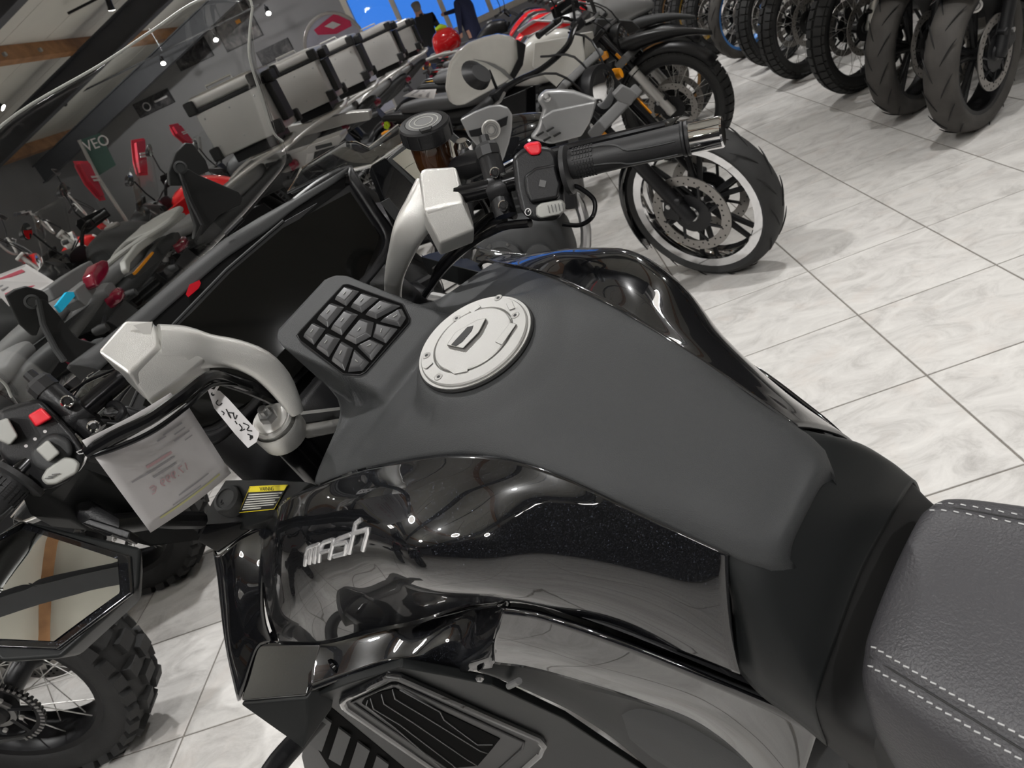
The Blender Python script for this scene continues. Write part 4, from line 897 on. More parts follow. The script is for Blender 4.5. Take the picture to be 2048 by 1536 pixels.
for k in range(12):
    a = 2 * PI * k / 12; e = e1 * math.cos(a) + e2 * math.sin(a); B(MB().cyl(rb0 + e * .0325 + ru * .041, rb0 + e * .0325 + ru * .057, .0012, n=6), 'cap_flute', M['black'], rs)
B(MB().lathe([(.010, -.02), (.012, 0), (.012, .014), (.008, .02), (0, .02)], T(930, 310, .97), ru, 20), 'banjo_fitting', M['chrome'], smooth=30)
B(MB().blob([(-.03, .012, -.012, .012), (0, .018, -.016, .016), (.03, .012, -.012, .012)], 12, 3).xf(lambda p: T(940, 330, .955) + p), 'master_cylinder', M['black'])
cable([(880, 330, 1.0), (905, 330, .98), (930, 318, .97)], .004, 'reservoir_hose', 'black')

# windscreen, its edge, the two brackets -------------------------------------
top_ = [V(.745, 0, .412), A(200, 130, .712), A(300, 64, .682), A(400, 0, .648), A(490, -4, .607), A(505, 14, .60)]
top_[1].y = min(top_[1].y, -.07)
botm = [V(.90, 0, .06), V(.885, -.11, .06), V(.86, -.19, .068), V(.82, -.255, .082), V(.775, -.305, .10), A(566, 283, .715)]
rgt = [A(505, 14, .60), A(499, 70, .61), A(500, 120, .625), A(525, 200, .665), A(545, 262, .70), A(566, 283, .715)]
rows_ = []
for i in range(6):
    v = i / 5; r_ = []
    for k in range(6):
        u = k / 5; p = top_[k] * (1 - v) + botm[k] * v; e = rgt[i] - (top_[5] * (1 - v) + botm[5] * v); r_.append(p + e * u ** 3)
    rows_.append(r_)
fullS = [[dm(p) for p in r[:0:-1]] + r for r in rows_]
smb2 = MB().patch(fullS, 30, 60); scr = B(smb2, 'windscreen', M['screen'], smooth=180, solid=.0035)
B(MB().tube(cr_interp(fullS[0], 60), .0021, 8), 'screen_edge', M['edge'], scr)
for sg in (1, -1):
    e = cr_interp(rgt, 30); B(MB().tube(e if sg > 0 else [dm(p) for p in e], .0021, 8), 'screen_edge', M['edge'], scr)
def plate(px, xs, th, name, m, parent=None):
    P = [A(x, y, xs) for x, y in px]; return B(MB().prism(P, V(th, 0, th * .3)), name, m, parent, bevel=.002)
br = plate([(340, 372), (338, 345), (352, 306), (372, 286), (385, 287), (412, 320), (420, 342), (395, 352), (372, 372)], .83, .008, 'screen_bracket', M['deep'])
plate([(362, 342), (378, 338), (398, 350), (478, 384), (486, 396), (482, 410), (440, 430), (405, 470), (388, 480), (392, 452), (372, 390)], .825, .010, 'bracket_arm', M['deep'], br)
B(MB().tube([A(360, 345, .82), A(380, 400, .81), A(405, 450, .80), A(392, 478, .79)], .004, 8), 'bracket_rib', M['black'], br)
B(MB().lathe([(.011, 0), (.012, .004), (.008, .006), (.007, .004)], A(360, 336, .822), (-1, 0, .2), 20), 'bracket_bush', M['dull'], br)
bl_ = plate([(12, 592), (30, 580), (54, 573), (88, 583), (97, 592), (98, 606), (86, 640), (74, 672), (64, 672), (40, 650)], .83, .008, 'screen_bracket', M['deep'])
plate([(72, 598), (92, 600), (118, 630), (150, 672), (162, 680), (200, 690), (206, 705), (196, 718), (150, 729), (126, 722), (92, 672), (80, 640)], .825, .010, 'bracket_arm', M['deep'], bl_)
B(MB().tube([A(76, 600, .82), A(86, 650, .81), A(112, 700, .80), A(128, 722, .79)], .005, 8), 'bracket_rib', M['dull'], bl_)
B(MB().lathe([(.011, 0), (.012, .004), (.008, .006), (.007, .004)], A(64, 604, .822), (-1, 0, .2), 20), 'bracket_bush', M['dull'], bl_)

# mirrors --------------------------------------------------------------------
mv = [(38, 1036, .27), (284, 1092, .165), (279, 1174, .15), (120, 1318, .155), (0, 1326, .19), (-110, 1220, .26), (-70, 1110, .285)]
mg = [(51, 1061), (239, 1121), (243, 1187), (113, 1285), (0, 1280), (-75, 1200), (-50, 1115)]
MP = [A(284, 1092, .165), A(38, 1036, .27), A(60, 1322, .165)]; mn = (MP[1] - MP[0]).cross(MP[2] - MP[0]).normalized()
if mn.dot(CAMB - MP[0]) < 0: mn = -mn
def mp_(x, y, h=0.): return onP(x, y, MP[0] + mn * h, mn)
mo = [mp_(x, y) for x, y, t in mv]; mc = sum(mo, Vector()) / len(mo)
lm = B(MB().taper(mo, [mc + (p - mc) * .8 - mn * .045 for p in mo]), 'wing_mirror', M['satin'], bevel=.005)
mi_ = [mp_(x, y, .0005) for x, y in mg]
B(MB().taper([p + (p - mc) * .16 for p in mi_], [p + mn * .003 + (p - mc) * .13 for p in mi_]), 'mirror_rim', M['gloss'], lm, bevel=.0015)
def convex(poly, nrm, Rc):
    c = sum(poly, Vector()) / len(poly); n_ = len(poly); ring = []; m_ = MB()
    for k in range(n_):
        for q in range(6): ring.append(poly[k] + (poly[(k + 1) % n_] - poly[k]) * (q / 6))
    dmax = max((p - c).length for p in ring) ** 2 / (2 * Rc)
    return m_.grid([[c + (p - c) * f + nrm * (dmax - ((p - c) * f).length ** 2 / (2 * Rc)) for p in ring] for f in (.001, .15, .3, .45, .6, .75, .88, 1.0)], True)
B(convex([p + mn * .003 for p in mi_], mn, .9), 'mirror_glass', M['glass'], lm, smooth=180)
B(MB().taper([A(160, 1046, .27), A(178, 1036, .27), A(262, 1062, .24), A(256, 1080, .24)], [A(160, 1046, .27) + V(.02, 0, -.02), A(178, 1036, .27) + V(.02, 0, -.02), A(262, 1062, .24) + V(.02, 0, -.02), A(256, 1080, .24) + V(.02, 0, -.02)]), 'mirror_hinge', M['black'], lm, bevel=.002)
B(MB().tube([A(150, 1010, .30), A(220, 1050, .26), A(300, 1040, .36), A(400, 1040, .42)], .012, 10), 'mirror_arm', M['black'], lm)
# handguard panel below the left bar
hgp = [A(40, 985, .27), A(80, 985, .26), A(170, 935, .24), A(300, 985, .33), A(390, 1062, .42), A(270, 1075, .34), A(140, 1040, .28), (A(60, 1030, .27))]
B(MB().taper(hgp, [p + V(.02, 0, -.03) for p in hgp]), 'cockpit_side_panel', M['satin'], bevel=.004)
# right mirror
rv = [(770, 318), (800, 292), (838, 270), (905, 260), (950, 300), (925, 395), (872, 402), (850, 395)]
rg = [(785, 318), (815, 297), (850, 282), (900, 280), (932, 308), (912, 385), (866, 390)]
RP = [A(815, 297, .36), A(866, 390, .30), A(932, 308, .28)]; rn = (RP[1] - RP[0]).cross(RP[2] - RP[0]).normalized()
if rn.dot(CAMB - RP[0]) < 0: rn = -rn
ro = [onP(x, y, RP[0], rn) for x, y in rv]; rcn = sum(ro, Vector()) / len(ro)
rm_ = B(MB().taper(ro, [rcn + (p - rcn) * .8 - rn * .04 for p in ro]), 'wing_mirror', M['satin'], bevel=.004)
B(convex([onP(x, y, RP[0] + rn * .001, rn) for x, y in rg], rn, .9), 'mirror_glass', M['glass'], rm_, smooth=180)
dkp = [(742, 330), (770, 314), (862, 392), (842, 420), (812, 470), (790, 440), (766, 392)]
dpn = B(MB().taper([A(x, y, .42) for x, y in dkp], [A(x, y, .42) + V(.02, 0, -.01) for x, y in dkp]), 'mirror_base', M['gloss'], bevel=.002)
B(MB().taper([A(x, y, .405) for x, y in ((760, 405), (778, 395), (808, 432), (796, 450))], [A(x, y, .42) for x, y in ((760, 405), (778, 395), (808, 432), (796, 450))]), 'base_facet', M['dull'], dpn, bevel=.001)

# price sheet, key tag (they hang from the bar: things of their own) -----------
sh = thing('price_sheet', 'white printed price sheet hanging from the left handlebar cable of the foreground motorcycle', 'sheet of paper', (0, 0, 0)); sh.matrix_world = bike.matrix_world
Q = [A(188, 912, .16), A(372, 806, .20), A(462, 946, .23), A(301, 1065, .20)]
def sq(u, v): 
    p = (Q[0] * (1 - u) + Q[1] * u) * (1 - v) + (Q[3] * (1 - u) + Q[2] * u) * v; return p + sn * (.004 * math.sin(u * PI))
sn = (Q[1] - Q[0]).cross(Q[3] - Q[0]).normalized(); sn = sn if sn.dot(CAMB - Q[0]) > 0 else -sn
B(MB().grid([[sq(i / 12, j / 8) for i in range(13)] for j in range(9)]), 'paper', M['paperd'], sh, smooth=180, solid=.0006)
B(MB().grid([[sq(i / 12 * .93 + .01, -j / 3 * .16) - sn * .004 for i in range(13)] for j in range(4)]), 'paper_flap', M['paperd'], sh, smooth=180, solid=.0006)
def line(u0, v0, u1, v1, h, m, nm): B(MB().grid([[sq(u0 + (u1 - u0) * k / 6, v0 + (v1 - v0) * k / 6 + d) + sn * .0011 for k in range(7)] for d in (0, h)]), nm, M[m], sh, smooth=180)
for u0, u1, v, h in ((.52, .62, .16, .018), (.60, .84, .14, .016), (.70, .84, .20, .016), (.66, .86, .26, .016), (.76, .86, .32, .014), (.12, .58, .40, .018), (.30, .56, .47, .02), (.40, .78, .80, .016), (.30, .64, .86, .014)):
    line(u0, v, u1, v, h, 'inkg', 'printed_line')
line(.14, .90, .88, .895, .022, 'inky', 'yellow_stripe')
for tx, u, v, sz, mm in (('17.999 €', .42, .585, .017, 'inkrf'), ('X-ADVENTURE', .44, .33, .009, 'inkrf')):
    if tx.startswith('X'): continue
    t_ = text_mesh(tx, sz * .8, M[mm], 'printed_price', .00005); t_.parent = sh
    ex = (sq(u + .1, v) - sq(u - .1, v)).normalized(); ey = sn.cross(ex)
    t_.matrix_local = Matrix.Translation(sq(u, v) + sn * .0016 + OFF) @ Matrix((-ex, ey, -sn)).transposed().to_4x4()
line(.30, .335, .58, .335, .03, 'inkrf', 'printed_line')
kt = thing('key_tag', 'small pale tag with handwritten marks tied to the left riser cables', 'tag', (0, 0, 0)); kt.matrix_world = bike.matrix_world
tg = [(414, 776), (440, 782), (456, 797), (519, 866), (513, 884), (496, 896), (470, 868), (428, 816)]
def tp_(x, y, h=0.): return T(x, y, .875 - h)
B(MB().prism([tp_(x, y) for x, y in tg], view_n(tp_(460, 830)) * .0006), 'tag_card', M['paper'], kt, smooth=0)
for s_ in ([(436, 800), (432, 806), (438, 811), (444, 806)], [(443, 822), (448, 826), (446, 830)], [(452, 818), (462, 836), (456, 826), (468, 826)], [(466, 826), (470, 838), (474, 830)], [(478, 848), (484, 856), (480, 862), (490, 858)], [(486, 846), (498, 852), (494, 860), (504, 862)], [(495, 868), (502, 872), (500, 880)], [(470, 842), (474, 848)]):
    B(MB().tube(cr_interp([tp_(x, y, .0012) for x, y in s_], 9), .0007, 5), 'handwriting', M['ink'], kt)
B(MB().lathe([(.0022, 0), (.0022, .0004)], tp_(426, 788, .0008), view_n(tp_(426, 788)), 12), 'tag_hole', M['deep'], kt)
B(MB().lathe([(.0022, 0), (.0022, .0004)], tp_(503, 874, .0008), view_n(tp_(503, 874)), 12), 'tag_hole', M['deep'], kt)
B(MB().tube(cr_interp([T(410, 750, .85), T(422, 746, .84), T(434, 752, .84), T(438, 766, .855), T(430, 782, .872), T(424, 790, .876)], 18), .0016, 6), 'tag_tie', M['paper'], kt)

B(MB().tube(cr_interp([A(650, 1420, .36), A(598, 1478, .36), A(535, 1560, .34), A(500, 1700, .28)], 14), .016, 12), 'crash_bar', M['black'])
# the rest of the motorcycle, out of the frame: wheels and stand so that it really stands
def simple_wheel(c, R, wdt, name):
    o = B(MB().lathe([(R * .74, -wdt * .35), (R * .9, -wdt * .5), (R * .98, -wdt * .3), (R, 0), (R * .98, wdt * .3), (R * .9, wdt * .5), (R * .74, wdt * .35)], c, (0, 1, 0), 40, False, True), name, M['rubber'])
    B(MB().lathe([(R * .74, -wdt * .36), (R * .76, 0), (R * .74, wdt * .36), (R * .68, wdt * .3), (R * .68, -wdt * .3)], c, (0, 1, 0), 40, False, True), 'rim', M['black'], o)
    for k in range(10):
        a = 2 * PI * k / 10; B(MB().cyl(c, c + V(math.cos(a) * R * .7, 0, math.sin(a) * R * .7), .012, n=6), 'spoke', M['black'], o)
    B(MB().cyl(c - V(0, .07, 0), c + V(0, .07, 0), .05), 'hub', M['steel'], o)
simple_wheel(V(.58, 0, -ZG + .31), .31, .12, 'front_wheel'); simple_wheel(V(-.92, 0, -ZG + .31), .31, .16, 'rear_wheel')
for y in (.11, -.11): B(MB().tube([V(-.30, y, -.72), V(-.92, y, -ZG + .31)], .025, 10), 'swingarm', M['black'])
for sg in (1, -1):
    B(MB().cyl((FT if sg > 0 else dm(FT)) + DRAKE * .55, V(.58, sg * .11, -ZG + .31), .03, n=14), 'fork_slider', M['black'])
B(MB().tube([V(-.15, .16, -.75), V(-.20, .29, -ZG + .075)], .014, 10).box(V(-.20, .29, -ZG + .07), (.06, .05, .012)), 'side_stand', M['black'])
# ------------------------------------------------------------------ showroom motorcycles, own axes: x ahead, y left, z up from the ground
def make_bike(label, hub, yaw, s, front=True, group='motorcycles on show', name='motorcycle'):
    """hub = world (x, y) of the front wheel centre (front=True) or of the rear one; s = style dictionary"""
    g = s.get; rf, rr = g('rf', .325), g('rr', .32); wf, wr = g('wf', .10), g('wr', .14); wb = g('wb', 1.44); lean = g('lean', -.10)
    fx, bx = wb / 2, -wb / 2; ya = math.radians(yaw); off = fx if front else bx
    loc = (hub[0] - math.cos(ya) * off, hub[1] - math.sin(ya) * off, 0)
    r = thing(name, label, 'motorcycle', loc, (lean, 0, ya), group)
    def P(mb, nm, m, par=None, **k): return mb.build(nm, M[m] if isinstance(m, str) else m, par or r, **k)
    sa = math.radians(26); sd = V(-math.sin(sa), 0, math.cos(sa)); s0 = V(fx - .04, 0, rf); st = math.radians(g('steer', 0))
    Rm = Matrix.Rotation(st, 3, sd)
    def S(mb): return mb.xf(lambda p: s0 + Rm @ (p - s0)) if st else mb
    # wheels
    def wheel(c, R, W, nm, kind, rim, tyre, tread, X, disc=.16, sprocket=False, deep=.26):
        ri = R * (1 - deep); lip = g('lip', .0); b = X(MB().lathe([(ri * (.93 - lip), -W * .30), (ri * (.95 - lip), -W * .38), (ri * 1.04, -W * .40), (ri * 1.04, -W * .34), (ri * .97, -W * .24), (ri * .95, 0), (ri * .97, W * .24), (ri * 1.04, W * .34), (ri * 1.04, W * .40), (ri * (.95 - lip), W * .38), (ri * (.93 - lip), W * .30), (ri * .93, W * .2), (ri * .91, 0), (ri * .93, -W * .2)], c, (0, 1, 0), 48, False, True))
        w_ = P(b, nm, rim)
        P(X(MB().lathe([(ri * 1.0, -W * .37), (ri * 1.08, -W * .47), (R * .90, -W * .5), (R * .965, -W * .38), (R * .99, -W * .2), (R, 0), (R * .99, W * .2), (R * .965, W * .38), (R * .90, W * .5), (ri * 1.08, W * .47), (ri, W * .37)], c, (0, 1, 0), 48, False, True)), 'tyre', tyre, w_, smooth=60)
        hub_ = P(X(MB().lathe([(.012, -W * .75), (.03, -W * .7), (.045, -W * .45), (.03, -W * .3), (.03, W * .3), (.045, W * .45), (.03, W * .7), (.012, W * .75)], c, (0, 1, 0), 18)), 'hub', g('hub', 'black'), w_)
        if kind == 'wire':
            for k in range(28):
                a = 2 * PI * k / 28; a2 = a + (.42 if k % 4 < 2 else -.42); sy = (.4 if k % 2 else -.4) * W
                P(X(MB().cyl(c + V(math.cos(a) * .042, sy, math.sin(a) * .042), c + V(math.cos(a2) * ri * .95, sy * .3, math.sin(a2) * ri * .95), .0017, n=5)), 'spoke', g('spokem', 'alu'), w_)
        else:
            for k in range(g('nsp', 5)):
                for d in (-.13, .13):
                    a = 2 * PI * k / g('nsp', 5) + .3; P(X(MB().cyl(c + V(math.cos(a) * .03, 0, math.sin(a) * .03), c + V(math.cos(a + d) * ri * .95, 0, math.sin(a + d) * ri * .95), .014, .010, n=8)), 'spoke', g('castm', 'black'), w_)
        if disc:
            for sy in ((-1, 1) if not sprocket else (-1,)):
                cd = c + V(0, sy * W * .62, 0); dd = disc
                d_ = P(X(MB().lathe([(dd, -.0025), (dd, .0025), (dd * .76, .0025), (dd * .76, -.0025)], cd, (0, 1, 0), 44, False, True)), 'brake_disc', 'disc', w_)
                P(X(MB().lathe([(dd * .5, -.003), (dd * .5, .003), (.03, .003), (.03, -.003)], cd, (0, 1, 0), 24, False, True)), 'disc_carrier', 'black', w_)
                for k in range(8):
                    a = 2 * PI * k / 8; P(X(MB().cyl(cd + V(math.cos(a) * dd * .48, 0, math.sin(a) * dd * .48), cd + V(math.cos(a + .2) * dd * .8, 0, math.sin(a + .2) * dd * .8), .006, n=6)), 'disc_arm', 'black', w_)
                hm = MB()
                for k in range(40):
                    a = 2 * PI * k / 40; q = (.82, .88, .94)[k % 3]; hm.cyl(cd + V(math.cos(a) * dd * q, -.0032, math.sin(a) * dd * q), cd + V(math.cos(a) * dd * q, .0032, math.sin(a) * dd * q), .0038, n=6)
                P(X(hm), 'disc_drilling', 'deep', w_, kind='stuff')
        if sprocket:
            cd = c + V(0, W * .62, 0)
            q = P(X(MB().lathe([(.108, -.003), (.108, .003), (.094, .003), (.094, -.003)], cd, (0, 1, 0), 44, False, True)), 'sprocket', 'black', w_)
            for k in range(6):
                a = 2 * PI * k / 6; P(X(MB().cyl(cd + V(math.cos(a) * .04, 0, math.sin(a) * .04), cd + V(math.cos(a + .25) * .096, 0, math.sin(a + .25) * .096), .007, n=6)), 'sprocket_arm', 'black', w_)
            P(X(MB().lathe([(.05, -.004), (.05, .004), (.036, .004), (.036, -.004)], cd, (0, 1, 0), 28, False, True)), 'sprocket_ring', 'steel', w_)
            for k in range(5):
                a = 2 * PI * k / 5; P(X(MB().cyl(cd + V(math.cos(a) * .062, .002, math.sin(a) * .062), cd + V(math.cos(a) * .062, .009, math.sin(a) * .062), .006, n=6)), 'sprocket_bolt', 'alu', w_)
        # tread
        if tread == 'knob':
            n_ = 34
            for k in range(n_):
                a = 2 * PI * k / n_
                rows = ((-.21, 0), (.21, 0)) if k % 2 == 0 else ((0, 0),)
                sets = [(y_ * W, .0, (.32 if k % 2 == 0 else .36) * W) for y_, q in rows] + ([(-.45 * W, 1, .20 * W), (.45 * W, 1, .20 * W)])
                for y_, side_, wy in sets:
                    R1 = R * (.935 if side_ else .995); e = V(math.cos(a), 0, math.sin(a)); tn = V(-math.sin(a), 0, math.cos(a))
                    n2 = (e * (.75 if side_ else 1) + V(0, (.66 if y_ > 0 else -.66) if side_ else 0, 0)).normalized(); t2 = tn; b2 = n2.cross(t2)
                    X_ = Matrix((t2, b2, n2)).transposed(); bm_ = MB().box(c + e * R1 + V(0, y_, 0), (R * .125, wy, .030), X_)
                    cen = c + e * R1 + V(0, y_, 0) + n2 * .012
                    bm_.v = [p if (p - cen).dot(n2) < -.005 else cen + (p - cen) * .86 for p in bm_.v]
                    yield_(P(X(bm_), 'tread_block', tyre, w_, smooth=0)) if g('single_blocks') else blk.merge(X(bm_))
            if not g('single_blocks'): P(copy_mb(blk), 'tread', tyre, w_, smooth=0, kind='stuff'); blk.v.clear(); blk.f.clear(); blk.m.clear()
        elif tread == 'dual':
            n_ = 44
            for k in range(n_):
                a = 2 * PI * (k + .0) / n_; e = V(math.cos(a), 0, math.sin(a)); tn = V(-math.sin(a), 0, math.cos(a))
                for y_ in (-.27, .27, -.46, .46):
                    yy = y_ * W; sk = .25 * y_; R1 = R * (.998 if abs(y_) < .4 else .945); e2 = (e * (.9 if abs(y_) < .4 else .7) + V(0, y_, 0)).normalized(); b2 = e2.cross(tn)
                    blk.merge(X(MB().box(c + e * R1 + V(0, yy, 0) + tn * sk * .08, (R * .115, W * (.42 if abs(y_) < .4 else .2), .010), Matrix((tn, b2, e2)).transposed())))
            P(copy_mb(blk), 'tread', tyre, w_, smooth=0, kind='stuff'); blk.v.clear(); blk.f.clear(); blk.m.clear()
        elif tread == 'road':
            n_ = 15; gm = MB()
            for k in range(n_):
                for sy in (-1, 1):
                    a0 = 2 * PI * (k + (.5 if sy > 0 else 0)) / n_; pts = []
                    for j in range(7):
                        u = j / 6; a = a0 + .32 * u; y_ = sy * W * (.10 + .36 * u); rr_ = R * (.9955 - .012 * (u * 1.3) ** 2.6); pts.append(c + V(math.cos(a) * rr_, y_, math.sin(a) * rr_))
                    gm.tube(pts, [.0012, .0026, .003, .003, .003, .0024, .001], 5)
            P(X(gm), 'tread_groove', 'deep', w_, kind='stuff')
        return w_
    cf = V(fx, 0, rf); cb = V(bx, 0, rr)
    wheel(cf, rf, wf, 'front_wheel', g('kind', 'cast'), g('rim', 'black'), g('tyre', 'rubber'), g('tread', 'road'), S, g('disc', .155), deep=g('deep', .26))
    # fork
    yo = g('fork_y', .10); top = s0 + sd * g('fork_l', .62); ax_off = cf - s0
    for sg in (1, -1):
        a = V(cf.x, sg * yo, cf.z); u = sd
        mid = a + u * .30; tp = a + u * g('fork_l', .62)
        fl = P(S(MB().lathe([(.024, -.02), (.030, 0), (.027, .02), (.026, .30), (.030, .31), (.030, .33)], a, u, 16)), 'fork_leg', g('forklow', 'black'), smooth=40)
        P(S(MB().cyl(mid, tp, .021 if not g('usd') else .029, n=14)), 'fork_tube', g('forkup', 'steel'), fl)
        if g('reflector'): P(S(MB().box(a + u * .42 + V(.006, sg * .026, 0), (.018, .010, .085), Matrix.Rotation(-sa, 3, 'Y'))), 'reflector', 'amber', fl, bevel=.004)
        P(S(MB().box(a + V(-.05, -sg * (yo - wf * .75) * .4, .05), (.07, .045, .10), Matrix.Rotation(.4, 3, 'Y'))), 'brake_caliper', g('caliper', 'black'), fl, bevel=.01)
        P(S(MB().lathe([(.0, -.004), (.010, -.004), (.010, .004), (0, .004)], a + V(-.05, sg * .03, .07), (0, sg, 0), 10)), 'caliper_bolt', 'steel', fl)
    tcz = top - sd * .02
    P(S(MB().box(tcz + V(.04, 0, 0), (.09, 2 * yo + .07, .03), Matrix.Rotation(-sa, 3, 'Y'))), 'upper_clamp', g('clamp', 'black'), bevel=.008)
    P(S(MB().box(tcz - sd * .20 + V(.04, 0, 0), (.09, 2 * yo + .08, .045), Matrix.Rotation(-sa, 3, 'Y'))), 'lower_clamp', g('clamp', 'grey'), bevel=.008)
    # front fender
    ff = g('fender', 'hugger')
    def arc(c, R, a0, a1, hw, yo_=.35, n=16):
        G_ = []
        for k in range(n):
            a = math.radians(a0 + (a1 - a0) * k / (n - 1)); e = V(math.cos(a), 0, math.sin(a))
            G_.append([c + e * (R - .03 * abs(v) ** 3 * 1.2) + V(0, v * hw, 0) for v in (-1, -.7, -.35, 0, .35, .7, 1)])
        return MB().grid(G_)
    if ff == 'hugger': P(S(arc(cf, rf + .028, g('fa', 20), 168, wf * .66)), 'front_fender', g('fendm', 'black'), smooth=60, solid=.004)
    if ff == 'rear_hugger': P(S(arc(cf, rf + .02, 85, 208, wf * .68)), 'front_fender', g('fendm', 'black'), smooth=60, solid=.004)
    if ff in ('beak', 'both'):
        bk = MB().blob([(fx - .30, .07, rf + .36, rf + .46), (fx - .05, .10, rf + .37, rf + .45), (fx + .16, .07, rf + .34, rf + .39), (fx + .30, .02, rf + .29, rf + .32)], 16, 3, 16)
        P(S(bk) if g('kind') == 'wire' and ff == 'beak' else bk, 'beak', g('fendm', 'black'), smooth=60)
        if ff == 'both': P(S(arc(cf, rf + .025, 30, 165, wf * .6)), 'front_fender', 'black', smooth=60, solid=.004)
    # handlebar
    hz = g('bar_h', .12); hw = g('bar_w', .40); bc = top + sd * .04 + V(-.01, 0, 0)
    bp = [bc + V(-.10, sg * hw, hz - .02) if i == 0 else bc + V(-.03, sg * hw * .6, hz) for sg, i in ((1, 0), (1, 1))]
    pts = [bc + V(-.13, hw, hz - .015), bc + V(-.05, hw * .55, hz), bc + V(0, .09, .03), bc + V(0, -.09, .03), bc + V(-.05, -hw * .55, hz), bc + V(-.13, -hw, hz - .015)]
    hb = P(S(MB().tube(cr_interp(pts, 26), .0115, 10)), 'handlebar', g('barm', 'bar'))
    for sg in (1, -1):
        e = bc + V(-.13, sg * hw, hz - .015); d = V(-.08, sg * hw * .45, -.015).normalized()
        P(S(MB().lathe([(.017, -.12), (.0165, -.02), (.019, 0), (.02, .008)], e, d, 14)), 'grip', 'grip', hb)
        P(S(MB().box(e - d * .15, (.04, .05, .04))), 'switch_box', 'black', hb, bevel=.008)
        P(S(MB().tube([e - d * .15 + V(.04, 0, 0), e - d * .10 + V(.07, 0, -.005), e + d * .02 + V(.06, 0, -.01)], .006, 8)), 'lever', g('leverm', 'steel'), hb)
        if g('guards'):
            q = [e + d * .03 + V(.0, 0, .03), e - d * .10 + V(.09, 0, .045), e - d * .17 + V(.05, 0, .03), e - d * .17 + V(.05, 0, -.04), e - d * .10 + V(.09, 0, -.05), e + d * .03 + V(0, 0, -.03)]
            P(S(MB().prism(q, V(.006, 0, 0))), 'hand_guard', g('guardm', 'black'), hb, bevel=.003)
        mk = g('mirror', 'oval')
        if mk:
            m0 = e - d * .16 + V(.0, 0, .02); m1 = m0 + V(.02, sg * .05, g('mir_h', .17))
            ms = P(S(MB().tube([m0, m0 + V(.02, sg * .01, .07), m1], .0055, 8)), 'mirror_stem', 'black')
            ell = [(.062 * math.cos(t), .043 * math.sin(t)) for t in [k * 2 * PI / 22 for k in range(22)]] if mk == 'oval' else [(.055 * math.cos(t), .055 * math.sin(t)) for t in [k * 2 * PI / 22 for k in range(22)]]
            cm = m1 + V(0, sg * .03, .03)
            P(S(MB().taper([cm + V(-b * .35, a, b) for a, b in ell], [cm + V(.035 - b * .35, a * .6, b * .6) for a, b in ell])), 'mirror_shell', 'black', ms, bevel=.004)
            P(S(MB().prism([cm + V(-.001 - b * .315, a * .9, b * .9) for a, b in ell], V(-.002, 0, 0))), 'mirror_glass', 'glass', ms, smooth=0)
    # headlight / front mask
    hp = top + V(.12, 0, -.10)
    if g('head', 'round') == 'round':
        h_ = P(S(MB().lathe([(.03, -.12), (.08, -.08), (.092, 0), (.090, .01), (.08, .012)], hp, (1, 0, -.15), 26)), 'headlight', g('headm', 'black'), smooth=40)
        P(S(MB().lathe([(.08, .008), (.05, .022), (0, .026)], hp, (1, 0, -.15), 24)), 'headlight_lens', 'chrome', h_)
    else:
        P(MB().blob([(fx - .36, .13, .80, 1.02), (fx - .18, .12, .76, 1.03), (fx - .02, .07, .78, .95), (fx + .06, .03, .80, .88)], 16, 3, 14), 'front_mask', g('maskm', 'black'), smooth=50)
        if g('wscreen', True):
            G_ = [[V(fx - .14 - .16 * v - .12 * abs(u) ** 2, u * .15, .98 + .30 * v) for u in (-1, -.6, -.2, .2, .6, 1)] for v in (0, .35, .7, 1)]
            P(MB().patch(G_, 8, 14), 'flyscreen', 'screen', smooth=180, solid=.003)
        P(MB().box((fx - .20, 0, 1.03), (.02, .15, .09), Matrix.Rotation(-.5, 3, 'Y')), 'dash_display', 'deep', bevel=.006)
    for sg in (1, -1):
        i_ = P(S(MB().cyl(hp + V(-.06, sg * .10, -.02), hp + V(-.06, sg * .17, -.02), .007, n=8)), 'indicator_stalk', 'black')
        P(S(MB().blob([(-.03, .012, -.02, .02), (0, .02, -.025, .025), (.03, .012, -.02, .02)], 10, 2).xf(lambda p: p + hp + V(-.06, sg * .18, -.02))), 'indicator', g('indm', 'amber'), i_)
    # body
    sh_ = g('seat_h', .82); tz = g('tank_z', .98)
    tk = P(MB().blob([(.30, .06, tz - .22, tz - .06), (.24, .13, tz - .26, tz - .02), (.10, .16, tz - .28, tz + .01), (-.04, .14, tz - .26, tz - .03), (-.16, .09, tz - .22, tz - .10), (-.20, .06, tz - .20, tz - .14)], 22, 2.7, 22), 'tank', g('tankm', 'black'), smooth=180)
    P(MB().lathe([(.045, -.01), (.045, .004), (.04, .008), (0, .009)], (.08, 0, tz + .008), (-.05, 0, 1), 24), 'filler_cap', 'capalu', tk)
    st_ = g('seatm', 'seatg')
    P(MB().blob([(-.14, .07, sh_ - .06, sh_ - .02), (-.22, .11, sh_ - .08, sh_ - .005), (-.40, .14, sh_ - .08, sh_), (-.52, .14, sh_ - .06, sh_ + .04), (-.70, .12, sh_ - .02, sh_ + .085), (-.86, .10, sh_ + .03, sh_ + .10), (-.90, .07, sh_ + .05, sh_ + .09)], 20, 3.2, 28), 'seat', st_, smooth=180)
    P(MB().blob([(-.30, .08, sh_ - .18, sh_ - .07), (-.55, .11, sh_ - .16, sh_ - .04), (-.80, .10, sh_ - .07, sh_ + .03), (-1.0, .06, sh_ + .02, sh_ + .08), (-1.06, .04, sh_ + .035, sh_ + .075)], 16, 3.2, 18), 'tail', g('tailm', 'black'), smooth=60)
